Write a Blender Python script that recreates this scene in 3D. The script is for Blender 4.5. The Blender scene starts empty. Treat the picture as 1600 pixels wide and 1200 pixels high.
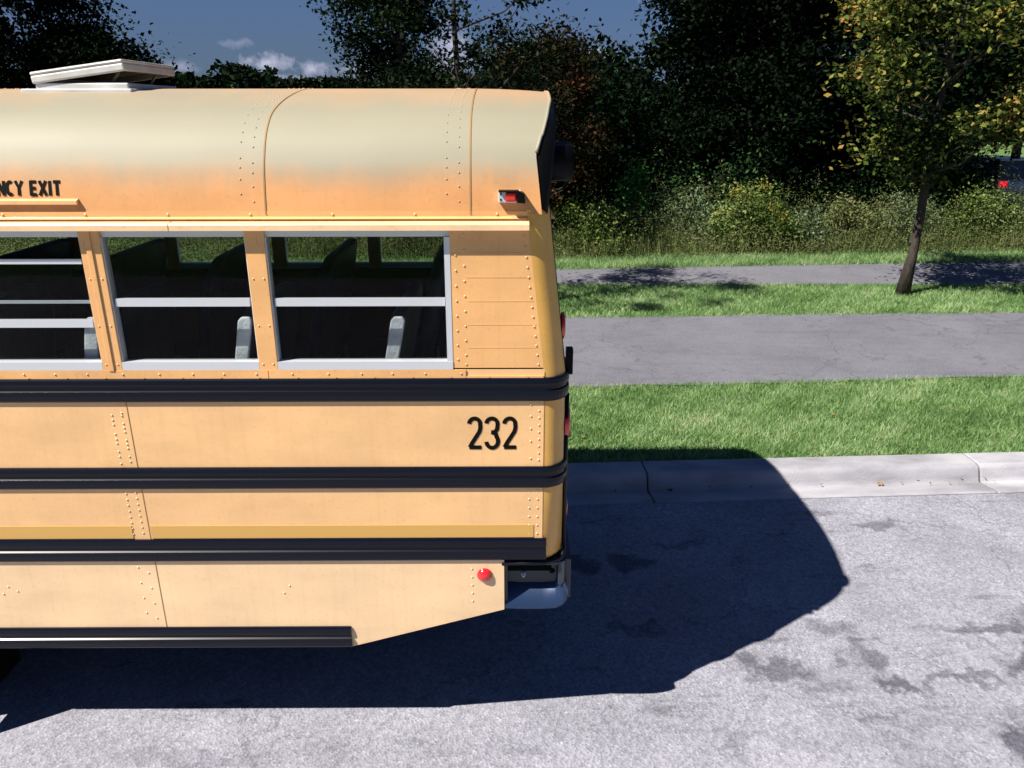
import bpy, math, random
import numpy as np
from mathutils import Vector, Matrix
rng = np.random.default_rng(7)
random.seed(7)
SC = bpy.context.scene
COL = SC.collection

# ------------------------------------------------------------------ camera
cam_d = bpy.data.cameras.new('camera'); cam = bpy.data.objects.new('camera', cam_d); COL.objects.link(cam)
SC.camera = cam
cam_d.sensor_width = 36; cam_d.lens = 1194.6 / 1600 * 36
cam_d.clip_start = .05; cam_d.clip_end = 3000
_a, _b, _r = math.radians(.317), math.radians(19.678), math.radians(-.041)
fw = Vector((math.sin(_a) * math.cos(_b), math.cos(_a) * math.cos(_b), -math.sin(_b)))
rt = Vector((math.cos(_a), -math.sin(_a), 0)); up = rt.cross(fw)
rt2 = rt * math.cos(_r) + up * math.sin(_r); up2 = -rt * math.sin(_r) + up * math.cos(_r)
M = Matrix((rt2, up2, -fw)).transposed().to_4x4(); M.translation = (-.2583, -3.1221, 3.0924)
cam.matrix_world = M

# ------------------------------------------------------------------ sky, sun, exposure
SUN = Vector((-.715, -.415, 1)).normalized()
EL = math.asin(SUN.z); ROT = math.atan2(SUN.x, SUN.y)
world = bpy.data.worlds.new('World'); SC.world = world; world.use_nodes = True
wn, wl = world.node_tree.nodes, world.node_tree.links
bg = wn['Background']; wo = wn['World Output']
sky = wn.new('ShaderNodeTexSky'); sky.sky_type = 'NISHITA'; sky.sun_disc = False
sky.sun_elevation = EL; sky.sun_rotation = ROT; sky.altitude = 0
sky.air_density = .45; sky.dust_density = .05; sky.ozone_density = 10.0
bg.inputs[1].default_value = .05
wl.new(sky.outputs[0], bg.inputs[0])
# a few small fair weather clouds low over the horizon
tc = wn.new('ShaderNodeTexCoord'); sx = wn.new('ShaderNodeSeparateXYZ'); wl.new(tc.outputs['Generated'], sx.inputs[0])
def wmath(op, a, b=None, c=None):
    n = wn.new('ShaderNodeMath'); n.operation = op
    for i, q in enumerate((a, b, c)):
        if q is None: continue
        if hasattr(q, 'is_linked'): wl.new(q, n.inputs[i])
        else: n.inputs[i].default_value = q
    return n.outputs[0]
ysafe = wmath('MAXIMUM', sx.outputs[1], .05)
az = wmath('DIVIDE', sx.outputs[0], ysafe); ele = wmath('DIVIDE', sx.outputs[2], ysafe)
cv = wn.new('ShaderNodeCombineXYZ'); wl.new(az, cv.inputs[0]); wl.new(ele, cv.inputs[1])
nz = wn.new('ShaderNodeTexNoise'); nz.inputs['Scale'].default_value = 55; nz.inputs['Detail'].default_value = 8; nz.inputs['Roughness'].default_value = .62; wl.new(cv.outputs[0], nz.inputs[0])
nf = wmath('MULTIPLY_ADD', nz.outputs[0], 3.4, -1.75)
total = None
for (ca, ce, ra, re, st) in [(-.323, .076, .016, .0045, .35), (-.289, .055, .024, .009, .95), (-.235, .047, .020, .009, .8), (-.26, .036, .06, .005, .5), (-.41, .05, .03, .008, .4),
                             (-.155, .045, .035, .016, .8), (-.07, .065, .022, .03, .8), (.02, .05, .05, .018, .7), (.10, .06, .03, .010, .8), (.26, .12, .06, .015, .5), (-.8, .09, .12, .02, .6), (.8, .1, .1, .02, .6)]:
    dx_ = wmath('DIVIDE', wmath('SUBTRACT', az, ca), ra); dz_ = wmath('DIVIDE', wmath('SUBTRACT', ele, ce), re)
    d_ = wmath('SQRT', wmath('ADD', wmath('MULTIPLY', dx_, dx_), wmath('MULTIPLY', dz_, dz_)))
    v_ = wmath('MULTIPLY', wmath('SUBTRACT', 1.3, wmath('ADD', d_, nf)), st * .65)
    v_ = wmath('MINIMUM', wmath('MAXIMUM', v_, 0), st)
    total = v_ if total is None else wmath('MAXIMUM', total, v_)
bgc = wn.new('ShaderNodeBackground'); bgc.inputs[0].default_value = (.33, .33, .42, 1); bgc.inputs[1].default_value = 1
mixw = wn.new('ShaderNodeMixShader')
veil = wmath('MULTIPLY', wmath('MAXIMUM', wmath('SUBTRACT', 1.55, wmath('MULTIPLY', wmath('ABSOLUTE', sx.outputs[2]), 6.0)), 0), .6)
bgv = wn.new('ShaderNodeBackground'); bgv.inputs[0].default_value = (.046, .056, .068, 1)
mixv = wn.new('ShaderNodeMixShader'); wl.new(veil, mixv.inputs[0]); wl.new(bg.outputs[0], mixv.inputs[1]); wl.new(bgv.outputs[0], mixv.inputs[2])
wl.new(total, mixw.inputs[0]); wl.new(mixv.outputs[0], mixw.inputs[1]); wl.new(bgc.outputs[0], mixw.inputs[2])
wl.new(mixw.outputs[0], wo.inputs[0])
sl = bpy.data.lights.new('sun', 'SUN'); sun = bpy.data.objects.new('sun', sl); COL.objects.link(sun)
sl.energy = 5; sl.angle = math.radians(.5); sl.color = (1, .94, .84)
sun.rotation_euler = (-SUN).to_track_quat('-Z', 'Y').to_euler(); sun.location = SUN * 30
SC.view_settings.view_transform = 'Standard'; SC.view_settings.look = 'None'
SC.view_settings.exposure = .95; SC.view_settings.gamma = 1
SC.cycles.max_bounces = 8; SC.cycles.transparent_max_bounces = 16

# ------------------------------------------------------------------ helpers
def tag(o, label=None, cat=None, group=None, kind=None):
    if label: o['label'] = label
    if cat: o['category'] = cat
    if group: o['group'] = group
    if kind: o['kind'] = kind
    return o

def empty(name, loc=(0, 0, 0), rz=0, **k):
    o = bpy.data.objects.new(name, None); COL.objects.link(o); o.location = loc; o.rotation_euler.z = rz
    o.empty_display_size = .2
    return tag(o, **k)

class MB:
    def __init__(s): s.v = []; s.f = []; s.sm = []
    def add(s, vs, fs, smooth=False):
        n = len(s.v); s.v += [tuple(p) for p in vs]; s.f += [tuple(i + n for i in f) for f in fs]
        s.sm += [smooth] * len(fs); return s
    def box(s, x0, x1, y0, y1, z0, z1):
        vs = [(x, y, z) for z in (z0, z1) for y in (y0, y1) for x in (x0, x1)]
        return s.add(vs, [(0, 2, 3, 1), (4, 5, 7, 6), (0, 1, 5, 4), (2, 6, 7, 3), (0, 4, 6, 2), (1, 3, 7, 5)])
    def prism(s, poly, y0, y1, ax='y', smooth=False):
        """poly is a list of 2-D points, extruded along axis ax"""
        n = len(poly)
        def P(p, t):
            return {'y': (p[0], t, p[1]), 'x': (t, p[0], p[1]), 'z': (p[0], p[1], t)}[ax]
        vs = [P(p, y0) for p in poly] + [P(p, y1) for p in poly]
        fs = [tuple(range(n)), tuple(range(2 * n - 1, n - 1, -1))]
        s.add(vs, fs); m = len(s.v) - 2 * n
        for i in range(n):
            j = (i + 1) % n; s.f.append((m + j, m + i, m + n + i, m + n + j)); s.sm.append(smooth)
        return s
    def tube(s, pts, rad, seg=8, cap=True, smooth=True):
        pts = [Vector(p) for p in pts]
        if not hasattr(rad, '__len__'): rad = [rad] * len(pts)
        base = len(s.v); prev = None
        for i, p in enumerate(pts):
            d = (pts[min(i + 1, len(pts) - 1)] - pts[max(i - 1, 0)]).normalized()
            if prev is None: u = d.orthogonal().normalized()
            else: u = (prev - d * prev.dot(d)).normalized()
            prev = u; w = d.cross(u)
            for k in range(seg):
                t = 2 * math.pi * k / seg
                s.v.append(tuple(p + (u * math.cos(t) + w * math.sin(t)) * rad[i]))
        for i in range(len(pts) - 1):
            for k in range(seg):
                a = base + i * seg + k; b = base + i * seg + (k + 1) % seg
                s.f.append((a, b, b + seg, a + seg)); s.sm.append(smooth)
        if cap:
            s.f.append(tuple(base + k for k in range(seg))[::-1]); s.sm.append(False)
            m = base + (len(pts) - 1) * seg; s.f.append(tuple(m + k for k in range(seg))); s.sm.append(False)
        return s
    def lathe(s, prof, seg=20, loc=(0, 0, 0), axis='y', sgn=1):
        """prof: (radius, offset along axis)"""
        base = len(s.v)
        for r, h in prof:
            for k in range(seg):
                t = 2 * math.pi * k / seg; a, b = r * math.cos(t), r * math.sin(t); h2 = h * sgn
                q = {'y': (a, h2, b), 'x': (h2, a, b), 'z': (a, b, h2)}[axis]
                s.v.append((q[0] + loc[0], q[1] + loc[1], q[2] + loc[2]))
        for i in range(len(prof) - 1):
            for k in range(seg):
                a = base + i * seg + k; b = base + i * seg + (k + 1) % seg
                s.f.append((a, b, b + seg, a + seg)); s.sm.append(True)
        return s
    def rivet(s, x, y, z, r=.0055, n=(0, -1, 0), h=.0035):
        n = Vector(n).normalized(); u = n.orthogonal().normalized(); w = n.cross(u); c = Vector((x, y, z))
        vs = [c + (u * math.cos(t) + w * math.sin(t)) * r for t in [k * math.pi / 3 for k in range(6)]]
        vs += [c + (u * math.cos(t) + w * math.sin(t)) * r * .6 + n * h * .85 for t in [k * math.pi / 3 for k in range(6)]]
        vs.append(c + n * h)
        fs = [(k, (k + 1) % 6, 6 + (k + 1) % 6, 6 + k) for k in range(6)] + [(6 + k, 6 + (k + 1) % 6, 12) for k in range(6)]
        return s.add(vs, fs, True)
    def build(s, name, mat, parent=None, bevel=0, **k):
        me = bpy.data.meshes.new(name); me.from_pydata(s.v, [], s.f); me.update()
        me.polygons.foreach_set('use_smooth', s.sm)
        me.materials.append(mat)
        o = bpy.data.objects.new(name, me); COL.objects.link(o)
        if parent: o.parent = parent
        if bevel:
            b = o.modifiers.new('bevel', 'BEVEL'); b.width = bevel; b.segments = 2; b.limit_method = 'ANGLE'
        return tag(o, **k)

def mat(name, color=(.5, .5, .5), rough=.5, metal=0, spec=.5, coat=0, **k):
    m = bpy.data.materials.new(name); m.use_nodes = True
    b = m.node_tree.nodes['Principled BSDF']
    b.inputs['Base Color'].default_value = (*color, 1); b.inputs['Roughness'].default_value = rough
    b.inputs['Metallic'].default_value = metal; b.inputs['Specular IOR Level'].default_value = spec
    b.inputs['Coat Weight'].default_value = coat; b.inputs['Coat Roughness'].default_value = k.get('coat_rough', .15)
    if 'emit' in k:
        b.inputs['Emission Color'].default_value = (*k['emit'], 1); b.inputs['Emission Strength'].default_value = 1
    return m

def nd(m, typ, **ins):
    n = m.node_tree.nodes.new(typ)
    for k, v in ins.items():
        if k.startswith('_'): setattr(n, k[1:], v)
        else: n.inputs[k.replace('_', ' ')].default_value = v
    return n

def lk(m, a, b): m.node_tree.links.new(a, b)

def noise_color(m, cols, scale=5, detail=6, pos=None, bump=0, bscale=None, stretch=(1, 1, 1), rough=.5, seed=(0, 0, 0)):
    """object-space noise through a colour ramp; optional bump"""
    b = m.node_tree.nodes['Principled BSDF']
    t = nd(m, 'ShaderNodeTexCoord'); mp = nd(m, 'ShaderNodeMapping', Scale=stretch, Location=seed)
    lk(m, t.outputs['Object'], mp.inputs[0])
    n = nd(m, 'ShaderNodeTexNoise', Scale=scale, Detail=detail, Roughness=rough); lk(m, mp.outputs[0], n.inputs[0])
    r = nd(m, 'ShaderNodeValToRGB'); cr = r.color_ramp
    pos = pos or [.3 + .4 * i / (len(cols) - 1) for i in range(len(cols))]
    while len(cr.elements) < len(cols): cr.elements.new(.5)
    for e, c, p in zip(cr.elements, cols, pos): e.position = p; e.color = (*c, 1)
    lk(m, n.outputs[0], r.inputs[0]); lk(m, r.outputs[0], b.inputs['Base Color'])
    if bump:
        n2 = nd(m, 'ShaderNodeTexNoise', Scale=bscale or scale * 6, Detail=4); lk(m, mp.outputs[0], n2.inputs[0])
        bp = nd(m, 'ShaderNodeBump', Strength=bump, Distance=.02); lk(m, n2.outputs[0], bp.inputs['Height'])
        lk(m, bp.outputs[0], b.inputs['Normal'])
    return m, r, mp

# ------------------------------------------------------------------ materials
def paint(name, col, rough=.38, coat=.25):
    m = mat(name, col, rough, coat=coat, coat_rough=.3)
    b = m.node_tree.nodes['Principled BSDF']
    t = nd(m, 'ShaderNodeTexCoord')
    mp = nd(m, 'ShaderNodeMapping', Scale=(1, 1, 2.2)); lk(m, t.outputs['Object'], mp.inputs[0])
    n = nd(m, 'ShaderNodeTexNoise', Scale=2.2, Detail=7, Roughness=.6); lk(m, mp.outputs[0], n.inputs[0])
    r = nd(m, 'ShaderNodeValToRGB'); r.color_ramp.elements[0].position = .3; r.color_ramp.elements[1].position = .72
    r.color_ramp.elements[0].color = (*[c * .86 for c in col], 1); r.color_ramp.elements[1].color = (*[min(1, c * 1.06) for c in col], 1)
    lk(m, n.outputs[0], r.inputs[0])
    # fine road grime speckle
    n3 = nd(m, 'ShaderNodeTexNoise', Scale=60, Detail=3); lk(m, t.outputs['Object'], n3.inputs[0])
    r3 = nd(m, 'ShaderNodeValToRGB'); r3.color_ramp.elements[0].position = .28; r3.color_ramp.elements[1].position = .42
    r3.color_ramp.elements[0].color = (.8, .76, .7, 1)
    lk(m, n3.outputs[0], r3.inputs[0])
    mx = nd(m, 'ShaderNodeMix', _data_type='RGBA', _blend_type='MULTIPLY'); mx.inputs[0].default_value = .5
    mps = nd(m, 'ShaderNodeMapping', Scale=(26, 26, 1.1)); lk(m, t.outputs['Object'], mps.inputs[0])
    ns = nd(m, 'ShaderNodeTexNoise', Scale=1.0, Detail=5, Roughness=.6); lk(m, mps.outputs[0], ns.inputs[0])
    rs = nd(m, 'ShaderNodeValToRGB'); rs.color_ramp.elements[0].position = .30; rs.color_ramp.elements[1].position = .5; rs.color_ramp.elements[0].color = (.80, .74, .66, 1)
    lk(m, ns.outputs[0], rs.inputs[0])
    mxs = nd(m, 'ShaderNodeMix', _data_type='RGBA', _blend_type='MULTIPLY'); mxs.inputs[0].default_value = .22
    lk(m, r.outputs[0], mxs.inputs[6]); lk(m, rs.outputs[0], mxs.inputs[7])
    lk(m, mxs.outputs[2], mx.inputs[6]); lk(m, r3.outputs[0], mx.inputs[7]); lk(m, mx.outputs[2], b.inputs['Base Color'])
    n2 = nd(m, 'ShaderNodeTexNoise', Scale=1.6, Detail=1); lk(m, t.outputs['Object'], n2.inputs[0])
    bp = nd(m, 'ShaderNodeBump', Strength=1.0, Distance=.02); lk(m, n2.outputs[0], bp.inputs['Height'])
    lk(m, bp.outputs[0], b.inputs['Normal'])
    return m

YB = paint('bus_paint', (.78, .475, .225))  # one yellow in three tones, road-reflected light painted paler towards the skirt
YW = paint('bus_paint_less_lit', (.75, .41, .165))
YL = paint('bus_paint_most_lit', (.80, .56, .33))
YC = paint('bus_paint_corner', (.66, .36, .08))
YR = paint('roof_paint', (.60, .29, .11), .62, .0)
# sky and sun sheen on the upper roof, painted in as paler colour
def roof_sheen(m):
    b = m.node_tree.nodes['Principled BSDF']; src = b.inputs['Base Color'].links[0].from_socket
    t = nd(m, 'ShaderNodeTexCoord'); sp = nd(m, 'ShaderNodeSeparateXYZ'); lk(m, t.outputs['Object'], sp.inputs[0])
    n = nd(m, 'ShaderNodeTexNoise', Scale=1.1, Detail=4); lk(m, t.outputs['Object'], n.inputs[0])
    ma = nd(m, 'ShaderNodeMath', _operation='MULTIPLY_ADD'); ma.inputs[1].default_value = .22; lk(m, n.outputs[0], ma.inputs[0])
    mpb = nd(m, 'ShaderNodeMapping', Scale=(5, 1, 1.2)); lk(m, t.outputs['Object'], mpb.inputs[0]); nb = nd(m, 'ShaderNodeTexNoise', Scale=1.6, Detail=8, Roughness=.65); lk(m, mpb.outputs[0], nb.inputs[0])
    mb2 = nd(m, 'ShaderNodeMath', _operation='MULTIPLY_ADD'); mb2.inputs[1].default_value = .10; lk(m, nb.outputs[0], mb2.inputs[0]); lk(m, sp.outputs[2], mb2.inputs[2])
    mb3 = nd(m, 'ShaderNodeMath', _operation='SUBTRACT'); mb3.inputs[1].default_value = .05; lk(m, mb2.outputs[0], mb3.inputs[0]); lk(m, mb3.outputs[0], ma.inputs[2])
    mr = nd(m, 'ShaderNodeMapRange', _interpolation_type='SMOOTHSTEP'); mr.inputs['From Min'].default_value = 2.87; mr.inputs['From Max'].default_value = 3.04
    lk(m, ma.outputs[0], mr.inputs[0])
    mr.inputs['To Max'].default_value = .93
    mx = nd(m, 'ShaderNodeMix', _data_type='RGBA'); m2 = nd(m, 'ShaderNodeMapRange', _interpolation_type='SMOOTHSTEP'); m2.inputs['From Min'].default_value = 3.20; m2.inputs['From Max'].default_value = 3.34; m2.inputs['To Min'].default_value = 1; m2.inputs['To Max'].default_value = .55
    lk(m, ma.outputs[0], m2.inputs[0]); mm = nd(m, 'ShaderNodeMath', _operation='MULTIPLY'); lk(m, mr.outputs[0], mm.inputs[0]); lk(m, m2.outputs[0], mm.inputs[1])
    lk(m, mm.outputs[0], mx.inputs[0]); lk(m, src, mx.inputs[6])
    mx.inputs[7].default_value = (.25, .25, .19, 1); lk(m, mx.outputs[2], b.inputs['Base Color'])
roof_sheen(YR)
BAND = mat('reflective_band', (.56, .33, .09), .4)
BLK = mat('black_paint', (.002, .002, .0025), .5, spec=.12)
RUB = mat('black_rail', (.0015, .0025, .009), .30, spec=.30)
RUBBER = mat('rubber', (.004, .004, .005), .8, spec=.1)
ALU = mat('aluminium', (.62, .64, .70), .38, .35)
WHITE = mat('white_paint', (.55, .55, .57), .5)
noise_color(WHITE, [(.42, .41, .40), (.60, .60, .62)], 6, 6)
STEEL = mat('bumper_steel', (.035, .045, .06), .3, .2)
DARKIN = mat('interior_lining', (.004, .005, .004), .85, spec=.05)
SEAT = mat('seat_vinyl', (.22, .25, .3), .55, spec=.3)
noise_color(SEAT, [(.025, .032, .055), (.045, .053, .08)], 9, 4, bump=.3)
SEATEND = mat('seat_sunlit_end', (.6, .62, .66), .6)  # sunlight on the near seat ends, painted as a paler vinyl
noise_color(SEATEND, [(.42, .44, .48), (.70, .72, .76)], 14, 4, bump=.2)
HATIN = mat('hatch_lining', (.16, .09, .03), .7)
INK = mat('black_decal', (.004, .0035, .003), .6, spec=.1)
REDL = mat('red_lens', (.65, .015, .02), .18, coat=.8)
AMBL = mat('amber_lens', (.8, .25, .02), .2)
GREYM = mat('grey_metal', (.25, .26, .28), .5, .4)
SEAM = mat('seam_sealant', (.30, .17, .06), .7)
GLASS = bpy.data.materials.new('glass'); GLASS.use_nodes = True
_n = GLASS.node_tree.nodes; _n.clear()
_o = _n.new('ShaderNodeOutputMaterial'); _t = _n.new('ShaderNodeBsdfTransparent'); _t.inputs[0].default_value = (.85, .87, .87, 1)
_g = _n.new('ShaderNodeBsdfGlossy'); _g.inputs['Roughness'].default_value = .02; _f = _n.new('ShaderNodeFresnel'); _f.inputs[0].default_value = 1.45
_m = _n.new('ShaderNodeMixShader'); _q = _n.new('ShaderNodeMath'); _q.operation = 'MULTIPLY'; _q.inputs[1].default_value = .18; lk(GLASS, _f.outputs[0], _q.inputs[0]); lk(GLASS, _q.outputs[0], _m.inputs[0]); lk(GLASS, _t.outputs[0], _m.inputs[1]); lk(GLASS, _g.outputs[0], _m.inputs[2]); lk(GLASS, _m.outputs[0], _o.inputs[0])

def leafmat(name, cols, transl=.25, rough=.6):
    m = mat(name, cols[0], rough, spec=.03)
    b = m.node_tree.nodes['Principled BSDF']
    at = nd(m, 'ShaderNodeAttribute', _attribute_name='rnd')
    r = nd(m, 'ShaderNodeValToRGB'); cr = r.color_ramp
    while len(cr.elements) < len(cols): cr.elements.new(.5)
    for i, (e, c) in enumerate(zip(cr.elements, cols)): e.position = i / (len(cols) - 1); e.color = (*c, 1)
    lk(m, at.outputs['Fac'], r.inputs[0]); lk(m, r.outputs[0], b.inputs['Base Color'])
    tr = nd(m, 'ShaderNodeBsdfTranslucent'); lk(m, r.outputs[0], tr.inputs[0])
    mx = nd(m, 'ShaderNodeMixShader'); mx.inputs[0].default_value = transl
    out = m.node_tree.nodes['Material Output']
    lk(m, b.outputs[0], mx.inputs[1]); lk(m, tr.outputs[0], mx.inputs[2]); lk(m, mx.outputs[0], out.inputs[0])
    return m

L_FOREST = leafmat('forest_leaf', [(.002, .004, .0025), (.0025, .006, .003), (.004, .010, .004), (.022, .048, .016)], .12)
L_FOREST2 = leafmat('forest_leaf_green', [(.002, .006, .003), (.004, .011, .005), (.007, .022, .008), (.045, .10, .03)], .15)
L_RED = leafmat('autumn_leaf', [(.005, .007, .004), (.009, .012, .005), (.03, .018, .009), (.13, .045, .02)], .15)
L_MAPLE = leafmat('maple_leaf', [(.004, .007, .003), (.006, .012, .004), (.013, .025, .006), (.055, .08, .017), (.20, .20, .045), (.32, .16, .05)])
L_STREET = leafmat('street_leaf', [(.003, .006, .003), (.005, .012, .005), (.012, .022, .007), (.05, .05, .02)], .12)
L_BUSH = leafmat('bush_leaf', [(.015, .03, .01), (.06, .10, .022), (.15, .20, .05), (.26, .31, .14)])
L_GREY = leafmat('grey_leaf', [(.02, .04, .02), (.07, .11, .05), (.15, .21, .11), (.30, .36, .24)])
L_GOLD = leafmat('goldenrod', [(.16, .14, .03), (.28, .22, .03), (.45, .34, .05)])
L_BROWN = leafmat('dry_weed', [(.02, .03, .012), (.065, .09, .03), (.17, .17, .075), (.17, .25, .07)])
L_GREEN = leafmat('green_leaf', [(.012, .04, .012), (.04, .13, .03), (.10, .28, .07)])
GRASSB = leafmat('grass_blade', [(.07, .14, .045), (.17, .30, .10), (.32, .47, .21), (.56, .58, .38)], .4, .5)
BARK = mat('bark', (.03, .022, .016), .9)
noise_color(BARK, [(.015, .011, .009), (.055, .043, .033)], 14, 6, bump=.8, bscale=30, stretch=(1, 1, .25))

# ------------------------------------------------------------------ the setting
UD = Vector((1, .05, 0)).normalized(); VD = Vector((-UD.y, UD.x, 0)); OR = Vector((0, 2.505, 0))
def uv(u, v, z): return OR + UD * u + VD * v + Vector((0, 0, z))

ASPH = mat('asphalt', (.2, .2, .2), .85, spec=.35)
def asphalt_nodes(m):
    b = m.node_tree.nodes['Principled BSDF']
    t = nd(m, 'ShaderNodeTexCoord'); O = t.outputs['Object']
    def ramp(src, stops):
        r = nd(m, 'ShaderNodeValToRGB'); cr = r.color_ramp
        while len(cr.elements) < len(stops): cr.elements.new(.5)
        for e, (p, c) in zip(cr.elements, stops): e.position = p; e.color = (*(c if hasattr(c, '__len__') else (c,) * 3), 1)
        lk(m, src, r.inputs[0]); return r.outputs[0]
    def mulc(a, c, fac=1, typ='MULTIPLY'):
        x = nd(m, 'ShaderNodeMix', _data_type='RGBA', _blend_type=typ)
        if hasattr(fac, 'is_linked'): lk(m, fac, x.inputs[0])
        else: x.inputs[0].default_value = fac
        lk(m, a, x.inputs[6]); lk(m, c, x.inputs[7]); return x.outputs[2]
    agg = nd(m, 'ShaderNodeTexVoronoi', Scale=75.0); lk(m, O, agg.inputs[0])
    aggc = ramp(agg.outputs['Color'], [(.1, (.225, .225, .270)), (.5, (.305, .304, .360)), (.88, (.37, .37, .435)), (.98, (.48, .48, .56))])
    n1 = nd(m, 'ShaderNodeTexNoise', Scale=1.3, Detail=8, Roughness=.65); lk(m, O, n1.inputs[0])
    c = mulc(aggc, ramp(n1.outputs[0], [(.3, .66), (.7, 1.0)]))
    n1b = nd(m, 'ShaderNodeTexNoise', Scale=22, Detail=5, Roughness=.7); lk(m, O, n1b.inputs[0])
    c = mulc(c, ramp(n1b.outputs[0], [(.3, .82), (.7, 1.15)]))
    # oil and damp stains: distorted blobs at set places
    wn_ = nd(m, 'ShaderNodeTexNoise', Scale=4.2, Detail=6, Roughness=.6); lk(m, O, wn_.inputs[0])
    sub = nd(m, 'ShaderNodeVectorMath', _operation='SUBTRACT'); sub.inputs[1].default_value = (.5, .5, .5); lk(m, wn_.outputs['Color'], sub.inputs[0])
    sc = nd(m, 'ShaderNodeVectorMath', _operation='SCALE'); sc.inputs['Scale'].default_value = .62; lk(m, sub.outputs[0], sc.inputs[0])
    ad = nd(m, 'ShaderNodeVectorMath', _operation='ADD'); lk(m, O, ad.inputs[0]); lk(m, sc.outputs[0], ad.inputs[1])
    last = None
    for (x, y, rx, ry, w) in STAINS:
        mp = nd(m, 'ShaderNodeMapping', _vector_type='POINT'); mp.inputs['Scale'].default_value = (1 / rx, 1 / ry, 0)
        mp.inputs['Location'].default_value = (-x / rx, -y / ry, 0); lk(m, ad.outputs[0], mp.inputs[0])
        ln = nd(m, 'ShaderNodeVectorMath', _operation='LENGTH'); lk(m, mp.outputs[0], ln.inputs[0])
        mr = nd(m, 'ShaderNodeMapRange', _interpolation_type='SMOOTHSTEP'); mr.inputs['From Min'].default_value = 1.3; mr.inputs['From Max'].default_value = .55
        mr.inputs['To Max'].default_value = w; lk(m, ln.outputs['Value'], mr.inputs[0])
        if last is None: last = mr.outputs[0]
        else:
            mx = nd(m, 'ShaderNodeMath', _operation='MAXIMUM'); lk(m, last, mx.inputs[0]); lk(m, mr.outputs[0], mx.inputs[1]); last = mx.outputs[0]
    dk = nd(m, 'ShaderNodeRGB'); dk.outputs[0].default_value = (.36, .36, .40, 1)
    c = mulc(c, dk.outputs[0], last)
    # scattered faint streaks along the road
    mp = nd(m, 'ShaderNodeMapping', Scale=(.8, 2.6, 1), Location=(3.1, 1.7, 0)); lk(m, O, mp.inputs[0])
    n4 = nd(m, 'ShaderNodeTexNoise', Scale=1.5, Detail=9, Roughness=.68); lk(m, mp.outputs[0], n4.inputs[0])
    c = mulc(c, ramp(n4.outputs[0], [(.34, .62), (.42, 1.0)]))
    # cracks
    mpc = nd(m, 'ShaderNodeTexVoronoi', _feature='DISTANCE_TO_EDGE', Scale=.75)
    ad2 = nd(m, 'ShaderNodeVectorMath', _operation='ADD'); sc2 = nd(m, 'ShaderNodeVectorMath', _operation='SCALE'); sc2.inputs['Scale'].default_value = .45
    lk(m, sub.outputs[0], sc2.inputs[0]); lk(m, O, ad2.inputs[0]); lk(m, sc2.outputs[0], ad2.inputs[1]); lk(m, ad2.outputs[0], mpc.inputs[0])
    c = mulc(c, ramp(mpc.outputs['Distance'], [(.0, .4), (.009, 1.0)]), .5)
    lk(m, c, b.inputs['Base Color'])
    bp = nd(m, 'ShaderNodeBump', Strength=.55, Distance=.006); lk(m, agg.outputs['Distance'], bp.inputs['Height']); lk(m, bp.outputs[0], b.inputs['Normal'])
STAINS = [(1.33, .56, .20, .10, .8), (1.52, .40, .14, .05, .5), (1.80, .92, .20, .10, .55), (1.88, .66, .13, .16, .8), (2.02, .40, .17, .07, .95), (2.9, .90, .55, .07, .75), (2.85, .60, .26, .13, 1),
          (2.42, .44, .30, .05, .7), (2.42, -.05, .13, .16, .95), (2.66, 2.22, .20, .06, .7), (.62, 1.7, .20, .10, .9), (.25, 1.62, .16, .10, .9), (1.05, 1.92, .2, .07, .6), (.55, .95, .18, .08, .5),
          (1.72, .15, .09, .05, .6), (1.2, -.02, .5, .05, .25), (-1.9, -.10, .4, .06, .3), (3.4, .3, .4, .05, .5), (2.2, .1, .6, .04, .3)]
asphalt_nodes(ASPH)

def strip(name, rows, m, **k):
    """rows: list of polylines of equal length -> one sheet"""
    mb = MB(); n = len(rows[0])
    for r in rows: mb.v += [tuple(p) for p in r]
    for j in range(len(rows) - 1):
        for i in range(n - 1):
            a = j * n + i; mb.f.append((a, a + 1, a + n + 1, a + n)); mb.sm.append(False)
    return mb.build(name, m, **k)
US = [-600, -60, -20, -8, -4, -2, 0, 2, 4, 6, 8, 12, 20, 60, 600]
SOIL = mat('turf_soil', (.05, .08, .03), .95)
noise_color(SOIL, [(.05, .10, .02), (.08, .16, .035), (.13, .19, .06)], 3.2, 8, bump=.8, bscale=60)
strip('ground', [[uv(u, v, z) for u in US] for v, z in ((-600, -.03), (.30, -.03), (.45, .10), (900, .10))], SOIL, kind='structure')
strip('road', [[uv(u, v, z) for u in US] for v, z in ((-14, 0), (0, 0))], ASPH, kind='structure')
CONC = mat('kerb_concrete', (.4, .4, .4), .85)
_, r_, _ = noise_color(CONC, [(.21, .208, .23), (.33, .325, .36), (.41, .405, .44)], 2.4, 9, bump=.4, bscale=90, stretch=(.7, 1.6, 1.6))
kb = MB()
prof = [(0, -.02), (0, .010), (.03, .014), (.09, .010), (.235, -.012), (.25, -.006), (.262, .030), (.285, .095), (.300, .116), (.335, .130), (.53, .136), (.552, .126), (.556, -.02)]
JU = .965
edges = sorted([JU + i * 2.98 for i in range(-14, 15)])
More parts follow.
